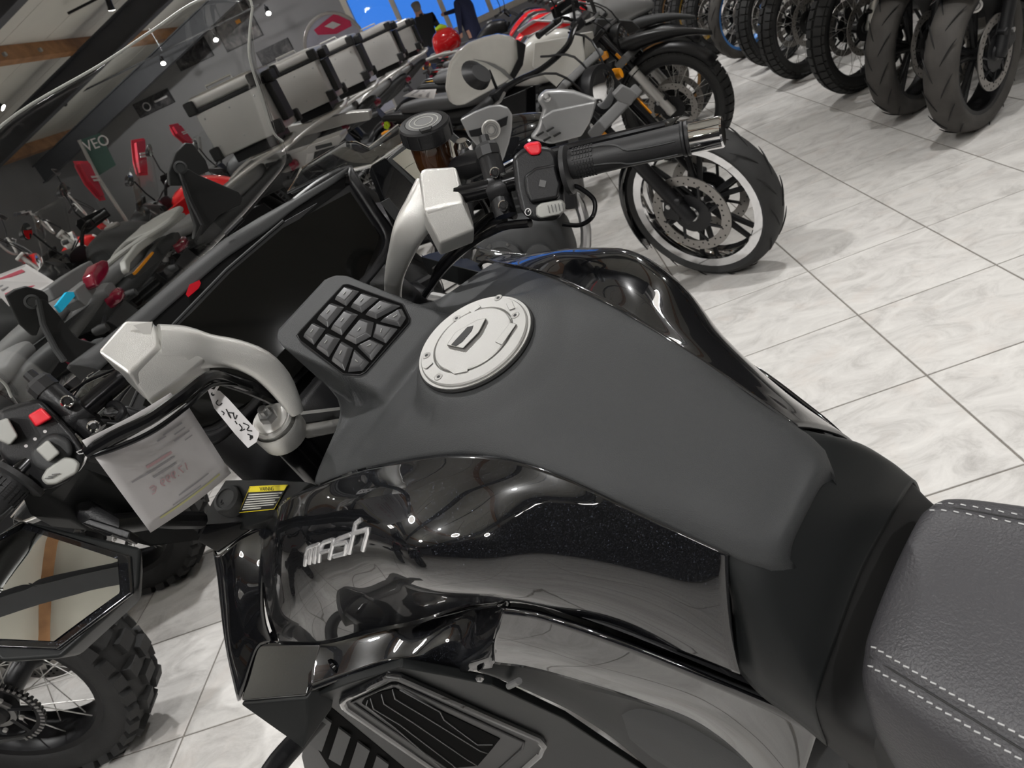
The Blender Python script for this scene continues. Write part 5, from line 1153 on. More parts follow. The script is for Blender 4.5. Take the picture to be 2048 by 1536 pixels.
    if g('tailpanel'):
        for sg in (1, -1): P(MB().prism([(-.20, sg * .115, sh_ - .06), (-.42, sg * .13, sh_ - .13), (-.70, sg * .125, sh_ - .05), (-1.02, sg * .07, sh_ + .06), (-.72, sg * .125, sh_ + .01), (-.40, sg * .145, sh_ - .045)], V(0, sg * .012, 0)), 'tail_panel', g('tailpanel'), bevel=.004)
    P(MB().blob([(-1.04, .05, sh_ - .01, sh_ + .05), (-1.075, .045, sh_, sh_ + .045), (-1.085, .02, sh_ + .01, sh_ + .035)], 12, 3), 'tail_light', 'lens', smooth=50)
    P(MB().box((-1.06, 0, sh_ - .14), (.012, .18, .24), Matrix.Rotation(.35, 3, 'Y')), 'plate_holder', 'black', bevel=.004)
    for sg in (1, -1): 
        i_ = P(MB().cyl((-1.0, sg * .05, sh_ - .02), (-1.02, sg * .14, sh_ - .03), .007, n=8), 'indicator_stalk', 'black'); P(MB().blob([(-1.05, .012, sh_ - .045, sh_ - .015, sg * .15), (-1.02, .018, sh_ - .05, sh_ - .01, sg * .15), (-.99, .012, sh_ - .045, sh_ - .015, sg * .15)], 10, 2), 'indicator', g('indm', 'amber'), i_)
    if g('rails'):
        for sg in (1, -1): P(MB().tube(cr_interp([V(-.55, sg * .16, sh_ + .0), V(-.66, sg * .185, sh_ + .07), V(-.90, sg * .17, sh_ + .13), V(-1.10, sg * .10, sh_ + .15), V(-1.12, 0, sh_ + .15)], 18), .013, 10), 'grab_rail', g('rails'))
        P(MB().box((-1.0, 0, sh_ + .145), (.22, .20, .014)), 'rack_plate', g('rails'), bevel=.004)
    for sg in (1, -1):
        P(MB().prism([(-.05, sg * .12, .74), (-.32, sg * .13, .74), (-.38, sg * .12, .60), (-.12, sg * .13, .56)], V(0, sg * .02, 0)), 'side_cover', g('sidem', 'black'), bevel=.008)
        if g('shrouds'): P(MB().prism([(.38, sg * .20, tz - .10), (.10, sg * .19, tz - .04), (.04, sg * .18, tz - .16), (.16, sg * .20, tz - .34), (.34, sg * .23, tz - .30)], V(0, sg * .018, 0)), 'tank_shroud', g('shrouds'), bevel=.01)
        P(MB().tube([(.34, sg * .03, tz - .10), (.20, sg * .12, .62), (.10, sg * .14, .36), (-.28, sg * .13, .34), (-.34, sg * .12, .62), (-.2, sg * .09, sh_ - .10)], .017, 8), 'frame_tube', g('framem', 'black'))
        P(MB().tube([(-.26, sg * .10, .42), (bx + .1, sg * .10, rr + .03), (bx, sg * .10, rr)], .022, 8), 'swingarm', g('swingm', 'black'))
        P(MB().cyl((-.22, sg * .14, .36), (-.22, sg * .26, .35), .012, n=8), 'footpeg', 'black')
    P(MB().tube([(.30, 0, tz - .06), (.0, 0, tz - .22), (-.3, 0, sh_ - .12)], .03, 8), 'frame_spine', g('framem', 'black'))
    en = P(MB().blob([(.20, .10, .28, .44), (.14, .17, .24, .52), (-.06, .19, .24, .54), (-.24, .16, .28, .52), (-.30, .10, .32, .46)], 18, 3.4, 14), 'engine', g('engm', 'dull'), smooth=50)
    for sg in (1, -1):
        P(MB().lathe([(.095, 0), (.092, .022), (.07, .03), (.066, .026), (0, .028)], (-.05, sg * .188, .37), (0, sg, 0), 24), 'clutch_cover', g('engm', 'dull'), en, smooth=35)
        P(MB().lathe([(.06, 0), (.058, .02), (.04, .026), (0, .026)], (.10, sg * .178, .34), (0, sg, 0), 20), 'pump_cover', g('engm', 'dull'), en, smooth=35)
        for k in range(7):
            a = 2 * PI * k / 7; P(MB().cyl((-.05 + .085 * math.cos(a), sg * .20, .37 + .085 * math.sin(a)), (-.05 + .085 * math.cos(a), sg * .218, .37 + .085 * math.sin(a)), .007, n=6), 'cover_bolt', 'steel', en)
    for i, x in enumerate((.06,)):
        cy = P(MB().box((x, 0, .60), (.17, .20, .22), Matrix.Rotation(.25, 3, 'Y')), 'cylinder', g('engm', 'dull'), en, bevel=.015)
        for k in range(6): P(MB().box((x + .008 * k, 0, .52 + k * .032), (.21, .24, .008), Matrix.Rotation(.25, 3, 'Y')), 'cooling_fin', g('engm', 'dull'), en, smooth=0)
    P(MB().tube(cr_interp([V(.20, -.05, .58), V(.30, -.08, .48), V(.22, -.12, .26), V(-.2, -.16, .24), V(-.42, -.18, .34)], 20), .022, 10), 'exhaust_pipe', g('pipem', 'steel'))
    P(MB().lathe([(.03, 0), (.055, .04), (.058, .40), (.045, .44), (.025, .44)], (-.42, -.185, .34), (-1, -.06, .32), 20), 'silencer', g('silm', 'black'), smooth=40)
    P(MB().cyl((-.30, 0, .62), (-.40, 0, .36), .03, n=12), 'shock', 'black')
    P(MB().box((.30, 0, .62), (.05, .26, .30), Matrix.Rotation(.2, 3, 'Y')), 'radiator', 'black', bevel=.01)
    wheel(cb, rr, wr, 'rear_wheel', g('kind', 'cast'), g('rim', 'black'), g('tyre', 'rubber'), g('tread', 'road'), lambda m: m, .12, True, deep=g('deepr', .30))
    for z_ in (.098, -.098):
        P(MB().tube([(bx, wr * .62, rr + z_ * 1.1), (-.20, wr * .62 + .01, .38 + z_ * .42)], .006, 6), 'chain_run', 'steel')
    cm_ = MB()
    for k in range(26):
        a = PI / 2 + PI * k / 25; cm_.box((bx + .110 * math.cos(a), wr * .62, rr + .110 * math.sin(a)), (.007, .012, .011), Matrix.Rotation(-a + PI / 2, 3, 'Y'))
    P(cm_, 'chain', 'steel', smooth=0, kind='stuff')
    P(arc(cb, rr + .05, 40, 130, wr * .6), 'rear_fender', 'black', smooth=60, solid=.004)
    P(MB().tube([(-.05, .14, .34), (-.10, .24, .12), (-.12, .275, .028)], .011, 8).box((-.12, .28, .024), (.06, .045, .010)), 'side_stand', 'black')
    for k in range(3): P(S(MB().tube(cr_interp([bc + V(-.06, (.2 - k * .2), hz), bc + V(.10, .12 - k * .12, .0), tcz + V(.10, .05 - k * .05, -.15), tcz + V(.0, .04, -.30)], 14), .0045, 6)), 'cable', 'black')
    return r
blk = MB()
def yield_(o): return o
def copy_mb(b): q = MB(); q.v = [p.copy() for p in b.v]; q.f = [list(f) for f in b.f]; q.m = list(b.m); return q
def cust(root, px, ax, val, th, name, m, parent=None, bevel=.006):
    """a panel of a motorcycle from its outline in the photo, at its own depth, th thick"""
    bpy.context.view_layer.update(); I = root.matrix_world.inverted(); P_ = [I @ on_axis(x, y, ax, val) for x, y in px]
    d = (I.to_3x3() @ Vector(((th, 0, 0), (0, th, 0), (0, 0, th))[ax]))
    return MB().prism(P_, d).build(name, M[m] if isinstance(m, str) else m, parent or root, bevel=bevel)

# ---- the row whose front wheels point into the aisle, nearest first
GA = 'motorcycles with their front wheels towards the aisle'
bA = make_bike('black and grey cruiser with a chrome rimmed front wheel, nearest beyond the foreground motorcycle', (.47, 2.93), -12, dict(rf=.325, wf=.13, rim='chrome', deep=.18, lip=.05, nsp=6, steer=-36, reflector=True, fork_l=.70, tankm='gloss', tank_z=.88, seat_h=.70, seatm='seat', fender='rear_hugger', fendm='gloss', mirror='round', mir_h=.06, bar_h=.05, bar_w=.42, wb=1.5, kind='cast', clamp='grey', hub='steel', disc=.165, forkup='bar', lean=-.14), group=GA)
pn = cust(bA, [(920, 239), (948, 224), (978, 212), (1000, 210), (1015, 215), (1025, 230), (1024, 260), (1019, 284), (1010, 312), (1004, 326), (985, 320), (972, 312), (950, 288), (937, 273)], 1, 2.84, .02, 'side_badge_panel', 'sgrey')
cust(bA, [(937, 262), (960, 256), (1016, 232), (1013, 250), (965, 272), (942, 274)], 1, 2.835, .006, 'black_stripe', 'black', pn, .001)
I_ = bA.matrix_world.inverted(); cb_ = I_ @ on_axis(982, 259, 1, 2.832); dn_ = (I_.to_3x3() @ V(0, -1, 0)).normalized()
bd_ = MB().lathe([(.034, -.004), (.034, .004), (.031, .006), (.0295, .004), (.012, .005), (0, .006)], cb_, dn_, 32).build('round_badge', M['alu'], pn, smooth=25)
for rr_ in (.024, .016): MB().lathe([(rr_, .004), (rr_, .007), (rr_ - .002, .007), (rr_ - .002, .004)], cb_, dn_, 28, False, True).build('badge_ring', M['grey'], bd_)
sc_ = cust(bA, [(1074, 202), (1082, 188), (1094, 181), (1122, 180), (1149, 182), (1196, 199), (1184, 238), (1163, 273), (1130, 283), (1101, 290), (1060, 277), (1076, 256), (1082, 236), (1088, 219)], 1, 2.82, .05, 'air_scoop', 'sgrey', bevel=.012)
cust(bA, [(1082, 236), (1106, 221), (1192, 203), (1180, 246), (1163, 273), (1104, 288)], 1, 2.805, .02, 'scoop_face', 'sgrey', sc_, .006)
for x, y in ((1072, 271), (1092, 262), (1086, 281), (1106, 272)): cust(bA, [(x, y), (x + 14, y - 8), (x + 17, y - 6), (x + 3, y + 3)], 1, 2.79, .012, 'scoop_slot', 'deep', sc_, .0005)
MB().lathe([(.013, 0), (.013, .006), (.008, .008), (0, .005)], I_ @ on_axis(1094, 196, 1, 2.82), dn_, 16).build('scoop_bolt', M['steel'], sc_)
cust(bA, [(1245, 170), (1262, 178), (1275, 188), (1262, 212), (1238, 204), (1226, 190)], 1, 2.80, .05, 'fork_clamp', 'grey', bevel=.006)
bB = make_bike('white tanked roadster with black bars and a yellow fork reflector, second in its row', (.78, 4.78), -14, dict(rf=.335, wf=.11, rim='black', deep=.22, kind='wire', steer=-18, reflector=True, usd=True, forkup='bar', forklow='alu', tankm='white', tank_z=1.0, seat_h=.84, seatm='seatg', fender='both', fendm='black', mirror='oval', bar_h=.12, wb=1.5, tread='dual', shrouds='white', disc=.15), group=GA)
cust(bB, [(893, 147), (898, 125), (912, 104), (937, 85), (968, 74), (996, 68), (1020, 72), (1033, 79), (1043, 96), (1040, 120), (1030, 150), (1012, 165), (985, 180), (955, 196), (930, 210), (912, 214), (896, 204), (890, 175)], 1, 4.50, .10, 'tank_panel', 'white', bevel=.03)
cust(bB, [(945, 118), (970, 122), (990, 128), (1010, 140), (1026, 158), (1020, 160), (1000, 142), (972, 126)], 1, 4.49, .02, 'tank_crease', 'sgrey', bevel=.003)
cust(bB, [(1033, 79), (1052, 90), (1046, 130), (1028, 160), (1020, 150), (1036, 118)], 1, 4.47, .06, 'tank_end', 'black', bevel=.004)
bC = make_bike('grey fairinged motorcycle with red graphics and a black beak, third in its row', (.92, 5.75), -14, dict(rf=.335, wf=.11, rim='bronze', kind='wire', head='mask', maskm='sgrey', tankm='sgrey', fender='both', fendm='dull', seatm='seatg', shrouds='sgrey', tread='dual', guards=True, tank_z=1.02, seat_h=.86, steer=-10, reflector=True), group=GA)
cp_ = cust(bC, [(1033, 62), (1050, 50), (1067, 39), (1120, 41), (1184, 44), (1198, 68), (1170, 75), (1115, 92), (1090, 92), (1060, 79)], 1, 5.32, .05, 'side_fairing', 'sgrey', bevel=.01)
cust(bC, [(1040, 67), (1056, 54), (1074, 44), (1148, 48), (1120, 57), (1081, 63), (1047, 72)], 1, 5.31, .02, 'red_graphic', 'redp', cp_, .001)
cust(bC, [(1194, 37), (1230, 38), (1265, 41), (1282, 58), (1270, 66), (1240, 74), (1211, 85), (1187, 74)], 1, 5.22, .08, 'nose_panel', 'dull', bevel=.01)
for k, (lb, col, tp, y, sm_) in enumerate((('black motorcycle with a yellow tail panel, fourth in its row', 'black', 'yellow', 6.6, 'seatg'), ('red and black motorcycle with a red tail panel, fifth in its row', 'redp', 'redp', 7.5, 'seatg'), ('dark motorcycle with a long grey seat, sixth in its row', 'black', 'dull', 8.4, 'seatg'), ('red tanked motorcycle, seventh in its row, before the man in black', 'redp', 'redp', 9.4, 'seatg'), ('black motorcycle with a grey seat at the far end of its row', 'black', 'black', 10.4, 'seatg'))):
    make_bike(lb, (.9, y), -12, dict(rf=.33, rim='black', kind='wire' if k % 2 else 'cast', tankm=col, tailpanel=tp, seatm=sm_, fender='hugger', head='mask' if k % 2 else 'round', maskm=col, tread='', seat_h=.84, rails='lgrey' if k == 2 else None), group=GA)

# ---- the row with its back to the aisle (tails towards the viewer)
GB = 'motorcycles with their tails towards the viewer'
CASES = [((372, 200), (503, 152), 4.25), ((520, 132), (620, 102), 5.30), ((615, 100), (695, 72), 6.3), ((700, 72), (770, 42), 7.6), ((765, 55), (815, 42), 9.0)]
Lx = [(-1.75, 1.45), (-1.87, 2.2), (-2.10, 2.90), (-2.10, 3.60)] + [((on_axis(*a, 1, y).x + on_axis(*b, 1, y).x) / 2 - .20, y + .2) for a, b, y in CASES]
M['sgseat'] = mat('mid_grey_seat_vinyl', (0.16, 0.16, 0.16), 0.5, grain=(300, 0.2))
en_ = dict(rf=.345, rr=.33, wr=.155, wf=.09, kind='wire', rim='black', tread='knob', tyre='rubber', head='mask', tankm='dull', fender='beak', seat_h=.88, tank_z=1.04, guards=True, tailm='dull', steer=8, indm='dull', seatm='sgseat')
def en2(**k): d = dict(en_); d.update(k); return d
make_bike('enduro motorcycle at the lower left edge with a knobbly rear wheel and chain', Lx[0], 180, en2(single_blocks=True, mirror=None), False, GB)
make_bike('motorcycle with a knobbly rear tyre behind the mirror, second from the viewer', Lx[1], 180, en2(mirror=None), False, GB)
make_bike('red enduro motorcycle left of the foreground motorcycle, outside the frame', (-2.45, .72), 180, en2(tankm='redp', shrouds='redp'), False, GB)
make_bike('white enduro motorcycle behind the viewer, seen only in reflections', (-2.3, -.05), 180, en2(tankm='white', shrouds='white'), False, GB)
b3 = make_bike('dark grey motorcycle with a dark red tail light and a blue sticker on its tail', Lx[2], 180, en2(tailm='grey', tailpanel='dull', tread='', mirror=None), False, GB)
b4 = make_bike('motorcycle with pale grab rails and a wide pillion seat, behind the blue stickered one', Lx[3], 180, en2(rails='lgrey', tread='', tailm='dull', mirror=None), False, GB)
b5 = make_bike('motorcycle under the nearest aluminium top case', Lx[4], 180, en2(rails='alu', tread='', mirror='oval', seat_h=.93), False, GB)
b6 = make_bike('motorcycle under the second aluminium top case, with a red tank', Lx[5], 180, en2(tankm='redp', shrouds='redp', rails='alu', tread='', seat_h=.93), False, GB)
for k in (6, 7, 8): make_bike('black motorcycle under the %s aluminium top case' % ('third', 'fourth', 'farthest')[k - 6], Lx[k], 180, en2(tread='', rails='alu', seat_h=.93), False, GB)

make_bike('dark motorcycle carrying a red helmet on its seat, last before the people', (.45, 11.9), -8, dict(rf=.33, kind='cast', tankm='black', seatm='seatg', tread='', lean=0), group=GA)
GT = 'trial motorcycles at the left'
for k, (x, y, tm) in enumerate(((-4.3, 5.7, 'white'), (-4.35, 6.5, 'redp'), (-4.4, 7.3, 'white'), (-4.5, 8.2, 'redp'))):
    make_bike(('bare silver framed trial motorcycle at the far left, nearest of four', 'second bare trial motorcycle at the far left, with red plastics', 'third bare trial motorcycle at the far left, with white plastics', 'farthest bare trial motorcycle at the far left, with red plastics')[k], (x, y), -10 + 6 * k, dict(rf=.345, kind='wire', rim='alu', tread='', head='round', headm=tm, tankm=tm, fender='hugger', fendm=tm, seatm='dull', seat_h=.72, tank_z=.86, framem='alu', engm='alu', barm='alu', forkup='alu', forklow='alu', swingm='alu', clamp='alu', bar_h=.20, fork_l=.72, mirror='oval' if k % 2 else None, indm='dull', lean=-.08, steer=25), group=GT)
# ---- the row across the aisle at the upper right: front wheels towards the aisle
GR = 'motorcycles across the aisle'
ord_ = ['nearest', 'second', 'third', 'fourth', 'fifth', 'sixth', 'seventh', 'eighth', 'ninth', 'tenth', 'eleventh', 'twelfth']
RS = [(1.77, 3.47, 'road', 'black', 'dusty road tyre and round fender badge'), (1.77, 4.02, 'road', 'black', 'a smooth dusty road tyre'), (1.84, 4.80, 'dual', 'black', 'a blocky tyre and a lime stripe'), (1.84, 5.68, 'dual', 'black', 'a blocky tyre and wire spokes'), (1.90, 6.42, 'dual', 'black', 'a blocky tyre and silver spokes'), (1.88, 7.2, 'road', 'blue', 'a blue rim'), (1.86, 7.95, 'dual', 'black', 'a blocky tyre on a black rim'), (1.86, 8.65, 'dual', 'gold', 'a gold rim'), (1.84, 9.4, 'dual', 'bronze', 'a bronze rim'), (1.82, 10.2, 'dual', 'black', 'a black rim'), (1.82, 11.1, '', 'black', 'a dark wheel'), (1.80, 12.0, '', 'black', 'a dark wheel')]
for i, (x, y, tr, rm2, ds) in enumerate(RS):
    road = tr == 'road' and i < 2
    bR = make_bike('%s motorcycle across the aisle, with %s' % (ord_[i], ds), (x, y), 216 if i < 2 else 208, dict(rf=.315 if road else .345, wf=.135 if road else .105, kind='cast' if road else 'wire', rim=rm2, tread=tr, tyre='rubberb' if tr == 'road' else 'rubber', fa=58, fender='hugger' if road else 'beak', fendm='gloss' if road else 'black', deep=.24 if road else .20, spokem='alu', head='mask', usd=True, forkup='bar', forklow='black' if road else 'alu', seatm='seatg', mirror=None, bar_w=.26 if i < 2 else .34, disc=.15), group=GR)
    if i == 0:
        bpy.context.view_layer.update(); I_ = bR.matrix_world.inverted(); c_ = I_ @ on_axis(1951, 12, 1, 3.36); d_ = (I_.to_3x3() @ (EYE - on_axis(1951, 12, 1, 3.36))).normalized()
        q = MB().lathe([(.026, -.01), (.026, .004), (.022, .006), (0, .006)], c_, d_, 24).build('fender_badge', M['alu'], bR, smooth=25)
        MB().lathe([(.018, .006), (.018, .008), (.014, .008), (.014, .006)], c_, d_, 22, False, True).build('badge_ring', M['grey'], q)
    if i == 2: cust(bR, [(1664, 14), (1669, 12), (1660, 42), (1655, 44)], 1, 4.75, .01, 'lime_stripe', 'neon', bevel=.001)
# ------------------------------------------------------------------ aluminium top cases on the tails
def top_case(px_l, px_r, yp, z0, z1, label, dep=.40):
    a = on_axis(*px_l, 1, yp); b = on_axis(*px_r, 1, yp); w_ = b.x - a.x; h = z1 - z0
    t = thing('top_case', label, 'top case', (a.x, yp, z0), group='aluminium top cases')
    body = MB().box((w_ / 2, dep / 2, (h - .07) / 2), (w_, dep, h - .07)).build('case_body', M['alu'], t, bevel=.008)
    MB().box((w_ / 2, dep / 2, h - .075), (w_ + .012, dep + .012, .022)).build('case_band', M['black'], t, bevel=.004)
    lid = MB().box((w_ / 2, dep / 2, h - .034), (w_ - .002, dep - .002, .064)).build('case_lid', M['alu'], t, bevel=.014)
    for k in range(5): MB().box((w_ / 2, dep * (.2 + k * .15), h), (w_ * .72, .012, .006)).build('lid_rib', M['alu'], lid, bevel=.002)
    for x in (.0, w_):
        for y in (0, dep):
            for z in (.03, h - .05): MB().box((x, y, z), (.055, .055, .07)).build('corner_cap', M['deep'], t, bevel=.010)
    for x in (.1, .5, .9):
        for z in (.06, h - .12): MB().lathe([(.006, -.003), (.005, .002), (0, .003)], (w_ * x, 0, z), (0, -1, 0), 10).build('rivet', M['steel'], body)
    MB().box((w_ + .018, dep / 2, h * .42), (.035, .15, h * .62)).build('latch_plate', M['deep'], t, bevel=.008)
    MB().box((w_ + .03, dep / 2, h - .06), (.05, .12, .06)).build('latch', M['deep'], t, bevel=.010)
    MB().tube([(w_ * .3, .05, h), (w_ * .3, .05, h + .018), (w_ * .7, .05, h + .018), (w_ * .7, .05, h)], .006, 8).build('lid_handle', M['alu'], t)
    MB().box((w_ / 2, dep / 2, -.028), (w_ * .7, dep * .7, .056)).build('mount_plate', M['black'], t, bevel=.004)
top_case((372, 200), (503, 152), 4.25, 1.13, 1.46, 'plain grey aluminium top case with a bright glint, nearest of the five')
top_case((520, 132), (620, 102), 5.30, 1.13, 1.47, 'aluminium top case with a black latch, second of the five')
top_case((615, 100), (695, 72), 6.3, 1.13, 1.47, 'aluminium top case with black corners, third of the five')
top_case((700, 72), (770, 42), 7.6, 1.12, 1.47, 'aluminium top case, fourth of the five, before the window')
top_case((765, 55), (815, 42), 9.0, 1.12, 1.44, 'small looking aluminium top case, farthest of the five')
# tail stickers and papers
def sheet(name, label, cat, px, ax, val, m, lines=(), group=None):
    P_ = [on_axis(x, y, ax, val if not isinstance(val, tuple) else val[i]) for i, (x, y) in enumerate(px)]; c = sum(P_, Vector()) / len(P_)
    t = thing(name, label, cat, c, group=group); q = [p - c for p in P_]; n_ = (q[1] - q[0]).cross(q[3] - q[0]).normalized()
    n_ = n_ if n_.dot(EYE - c) > 0 else -n_
    MB().prism(q, n_ * -.003).build('sheet', M[m] if isinstance(m, str) else m, t, smooth=0)
    for u0, v0, u1, v1, lm in lines: MB().prism([p + n_ * .0015 for p in quad(q, u0, v0, u1, v1)], n_ * .001).build('printed_line', M[lm], t, smooth=0)
    return t
sheet('price_card', 'large white price card with red lettering standing on a seat at the left edge', 'sheet of paper', [(-30, 560), (52, 528), (112, 565), (18, 612)], 0, (-2.35, -2.25, -2.15, -2.30), 'paper', [(.1, .12, .8, .24, 'inkr'), (.1, .62, .75, .8, 'inkr'), (.1, .34, .6, .38, 'inkg'), (.1, .46, .7, .50, 'inkg')])
sheet('seat_sheet', 'white printed sheet lying on a black seat beside the round mirror', 'sheet of paper', [(806, 192), (828, 180), (873, 178), (868, 197)], 0, (-.62, -.62, -.50, -.50), 'paper', [(.1, .2, .9, .3, 'inkg'), (.1, .45, .8, .55, 'inkg'), (.1, .7, .7, .78, 'inkg')])
bpy.context.view_layer.update()
cust(b3, [(128, 586), (152, 586), (118, 626), (107, 613)], 0, -1.72, .012, 'blue_sticker', 'cyan', bevel=.001)
tl = cust(b3, [(185, 546), (194, 526), (207, 519), (217, 520), (220, 540), (213, 556), (200, 573), (192, 570)], 0, -1.66, -.05, 'tail_lens', 'lens', bevel=.008)
cust(b3, [(150, 580), (186, 552), (194, 580), (172, 612), (158, 600)], 0, -1.70, -.06, 'tail_flank', 'grey', bevel=.004)
cust(b3, [(98, 575), (140, 545), (182, 520), (190, 530), (170, 560), (135, 585), (110, 600)], 0, -1.80, -.05, 'tail_top', 'grey', bevel=.006)
cust(b4, [(253, 538), (250, 520), (275, 488), (320, 455), (368, 424), (374, 432), (330, 466), (285, 500), (262, 526), (260, 546)], 0, -1.80, -.03, 'white_rail', 'lgrey', bevel=.006)
cust(b4, [(262, 548), (300, 512), (330, 470), (345, 480), (320, 520), (280, 552)], 0, -1.84, -.04, 'tail_flank', 'dull', bevel=.004)
cust(b4, [(268, 545), (290, 520), (305, 503), (309, 505), (294, 524), (272, 549)], 0, -1.79, -.01, 'orange_strip', 'amber', bevel=.001)
rk = cust(b5, [(516, 330), (518, 320), (560, 315), (612, 298), (618, 290), (680, 268), (684, 276), (676, 290), (616, 308), (612, 332), (570, 346), (518, 346)], 1, 4.35, .20, 'pannier_lid', 'alu', bevel=.006)
for x, y in ((548, 324), (648, 289)):
    cust(b5, [(x - 18, y + 4), (x + 14, y - 4), (x + 16, y + 2), (x - 16, y + 11)], 1, 4.34, .03, 'lid_slot', 'dull', rk, .002)
cust(b6, [(520, 262), (600, 250), (700, 225), (738, 222), (740, 240), (690, 250), (600, 275), (540, 290)], 1, 5.3, .12, 'side_rail', 'alu', bevel=.006)
cust(b6, [(768, 245), (775, 242), (780, 252), (775, 260), (768, 256)], 1, 5.25, .04, 'neon_cap', 'neon', bevel=.002)

# ------------------------------------------------------------------ red padded covers hanging from handlebars, green banner
def cover_(px, xv, label):
    t = sheet('handlebar_cover', label, 'cover', px, 0, xv, 'redcloth', group='red covers on the handlebars')
    o = t.children[0]; q = o.modifiers.new('s', 'SOLIDIFY'); q.thickness = .04; b_ = o.modifiers.new('b', 'BEVEL'); b_.width = .018; b_.segments = 3
    P_ = [on_axis(x, y, 0, xv) - t.location for x, y in px]; n_ = (P_[1] - P_[0]).cross(P_[3] - P_[0]).normalized(); n_ = n_ if n_.dot(EYE) > 0 else -n_
    for v in (.42, .50): MB().prism([p + n_ * .03 for p in quad(P_[:4], .2, v, .8, v + .05)], n_ * .004).build('white_lettering', M['paper'], t, smooth=0)
cover_([(146, 322), (176, 322), (212, 400), (200, 402), (170, 368)], -2.9, 'red padded cover on a handlebar under the round mirror, leftmost of three')
cover_([(262, 280), (288, 276), (296, 350), (275, 352), (266, 320)], -2.9, 'red padded cover beside the tall mirror, middle of three')
cover_([(338, 250), (356, 246), (386, 285), (374, 292), (350, 272)], -2.9, 'small red padded cover below the nearest top case, rightmost of three')
gb = sheet('green_banner', 'dark green roll banner with pale lettering among the handlebars', 'banner', [(160, 280), (200, 266), (232, 330), (196, 352)], 1, 8.5, 'green')
gb_t = text_mesh('VEO', .15, M['paper'], 'lettering', .002); gb_t.parent = gb
pq = [on_axis(x, y, 1, 8.45) for x, y in ((160, 280), (200, 266), (232, 330), (196, 352))]
ex = (pq[1] - pq[0]).normalized(); ez_ = V(0, -1, 0); ey = ez_.cross(ex)
gb_t.matrix_local = Matrix.Translation(on_axis(193, 287, 1, 8.42) - gb.location) @ Matrix((ex, ey, ez_)).transposed().to_4x4()
pb_ = on_axis(196, 355, 1, 8.46); MB().cyl(pb_ - gb.location, V(pb_.x, pb_.y, 0.01) - gb.location, .02, n=8).cyl(V(pb_.x, pb_.y, 0.03) - gb.location, V(pb_.x, pb_.y, 0) - gb.location, .18, n=18).build('banner_stand', M['lgrey'], gb)
MB().tube([on_axis(158, 280, 1, 8.46) - gb.location, on_axis(196, 355, 1, 8.46) - gb.location], .02, 8).build('banner_pole', M['lgrey'], gb)

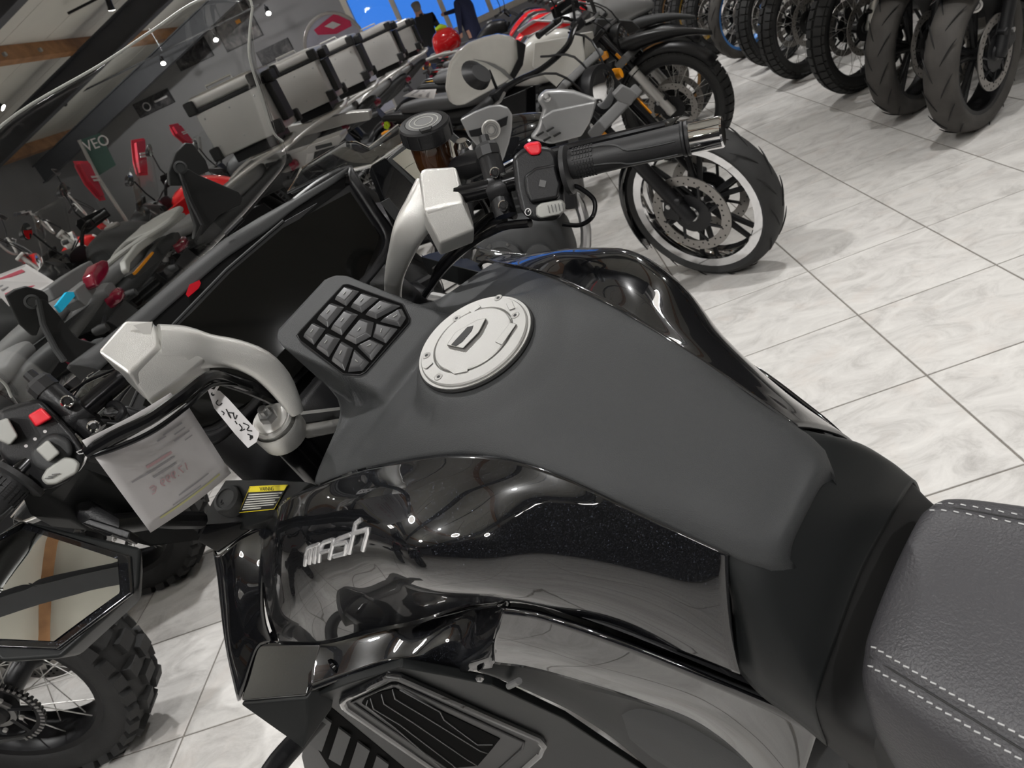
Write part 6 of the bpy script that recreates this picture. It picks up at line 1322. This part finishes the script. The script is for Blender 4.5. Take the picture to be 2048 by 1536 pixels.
# ------------------------------------------------------------------ people far back
def person(loc, yaw, label, top, legs, arm_fwd):
    t = thing('person', label, 'person', loc, (0, 0, math.radians(yaw)))
    J = {'pel': (0, 0, .96, .155), 'ab': (0, 0, 1.10, .145), 'ch': (0, 0, 1.32, .165), 'nk': (0, 0, 1.48, .06), 'hd': (.02, 0, 1.60, .085), 'ht': (.01, 0, 1.70, .07)}
    E = [('pel', 'ab'), ('ab', 'ch'), ('ch', 'nk'), ('nk', 'hd'), ('hd', 'ht')]
    for s, q in ((1, 'l'), (-1, 'r')):
        J['h' + q] = (0, .10 * s, .90, .10); J['k' + q] = (.02, .11 * s, .50, .065); J['a' + q] = (0, .11 * s, .09, .045); J['t' + q] = (.15, .12 * s, .05, .04)
        J['s' + q] = (0, .19 * s, 1.40, .07); f = arm_fwd if s < 0 else 0
        J['e' + q] = (.05 + .22 * f, .25 * s, 1.14 + .16 * f, .05); J['w' + q] = (.14 + .42 * f, .22 * s, .93 + .40 * f, .035); J['f' + q] = (.17 + .50 * f, .21 * s, .86 + .48 * f, .035)
        E += [('pel', 'h' + q), ('h' + q, 'k' + q), ('k' + q, 'a' + q), ('a' + q, 't' + q), ('ch', 's' + q), ('s' + q, 'e' + q), ('e' + q, 'w' + q), ('w' + q, 'f' + q)]
    nm = list(J); me = bpy.data.meshes.new('body'); me.from_pydata([J[k][:3] for k in nm], [(nm.index(a), nm.index(b)) for a, b in E], [])
    o = bpy.data.objects.new('body', me); COL.objects.link(o); o.modifiers.new('k', 'SKIN'); sv = me.skin_vertices[0].data
    for i, k in enumerate(nm): sv[i].radius = (J[k][3],) * 2; sv[i].use_root = (k == 'pel')
    o.modifiers.new('u', 'SUBSURF').levels = 2
    dg = bpy.context.evaluated_depsgraph_get(); m2 = bpy.data.meshes.new_from_object(o.evaluated_get(dg)); bpy.data.objects.remove(o)
    for m_ in (M['skin'], top, legs, M['black']): m2.materials.append(m_)
    for p in m2.polygons:
        c = p.center; p.material_index = 0 if c.z > 1.49 or (arm_fwd and c.x > .58) or (c.z < .93 and c.z > .80 and abs(c.y) > .17) else 3 if c.z < .10 else 2 if c.z < .95 and abs(c.y) < .21 else 1
        p.use_smooth = True
    b = bpy.data.objects.new('body', m2); COL.objects.link(b); b.parent = t
    MB().blob([(-.09, .04, 1.56, 1.66), (-.07, .08, 1.55, 1.72), (-.01, .085, 1.64, 1.73), (.04, .05, 1.69, 1.73)], 14, 2.2).build('hair', M['hair'], t, smooth=180)
    for s in (1, -1): MB().lathe([(.008, -.004), (.01, 0), (.006, .004), (0, .005)], (.098, .032 * s, 1.615), (1, 0, 0), 8).build('eye', M['ink'], t)
    MB().prism([(.10, .012, 1.60), (.10, -.012, 1.60), (.125, 0, 1.578)], V(-.01, 0, -.012)).build('nose', M['skin'], t)
person((-1.38, 15.6, 0), 100, 'balding man in a black jacket seen from behind, far back before the blue window', M['bcloth'], M['jeans'], 0)
person((-.55, 15.2, 0), 150, 'person in navy clothes pointing with one arm, beside the man in black', M['navy'], M['navy'], 1)
# red and yellow decorated helmet bike front near the people: a red flag cluster
hl = thing('display_helmet', 'red helmet with yellow marks standing on a motorcycle seat before the people', 'helmet', on_axis(902, 108, 2, .885))
MB().blob([(-.17, .07, .02, .16), (-.13, .14, .0, .26), (0, .16, -.01, .31), (.12, .14, .03, .28), (.18, .08, .08, .20)], 20, 2.2, 16).build('shell', M['redp'], hl, smooth=180)
MB().blob([(.08, .11, .12, .22), (.17, .09, .13, .21)], 14, 2.6).build('visor', M['deep'], hl, smooth=60)
MB().blob([(-.06, .05, .29, .34), (.02, .07, .28, .36), (.08, .04, .27, .32)], 12, 2.2).build('yellow_crest', M['neon'], hl, smooth=60)
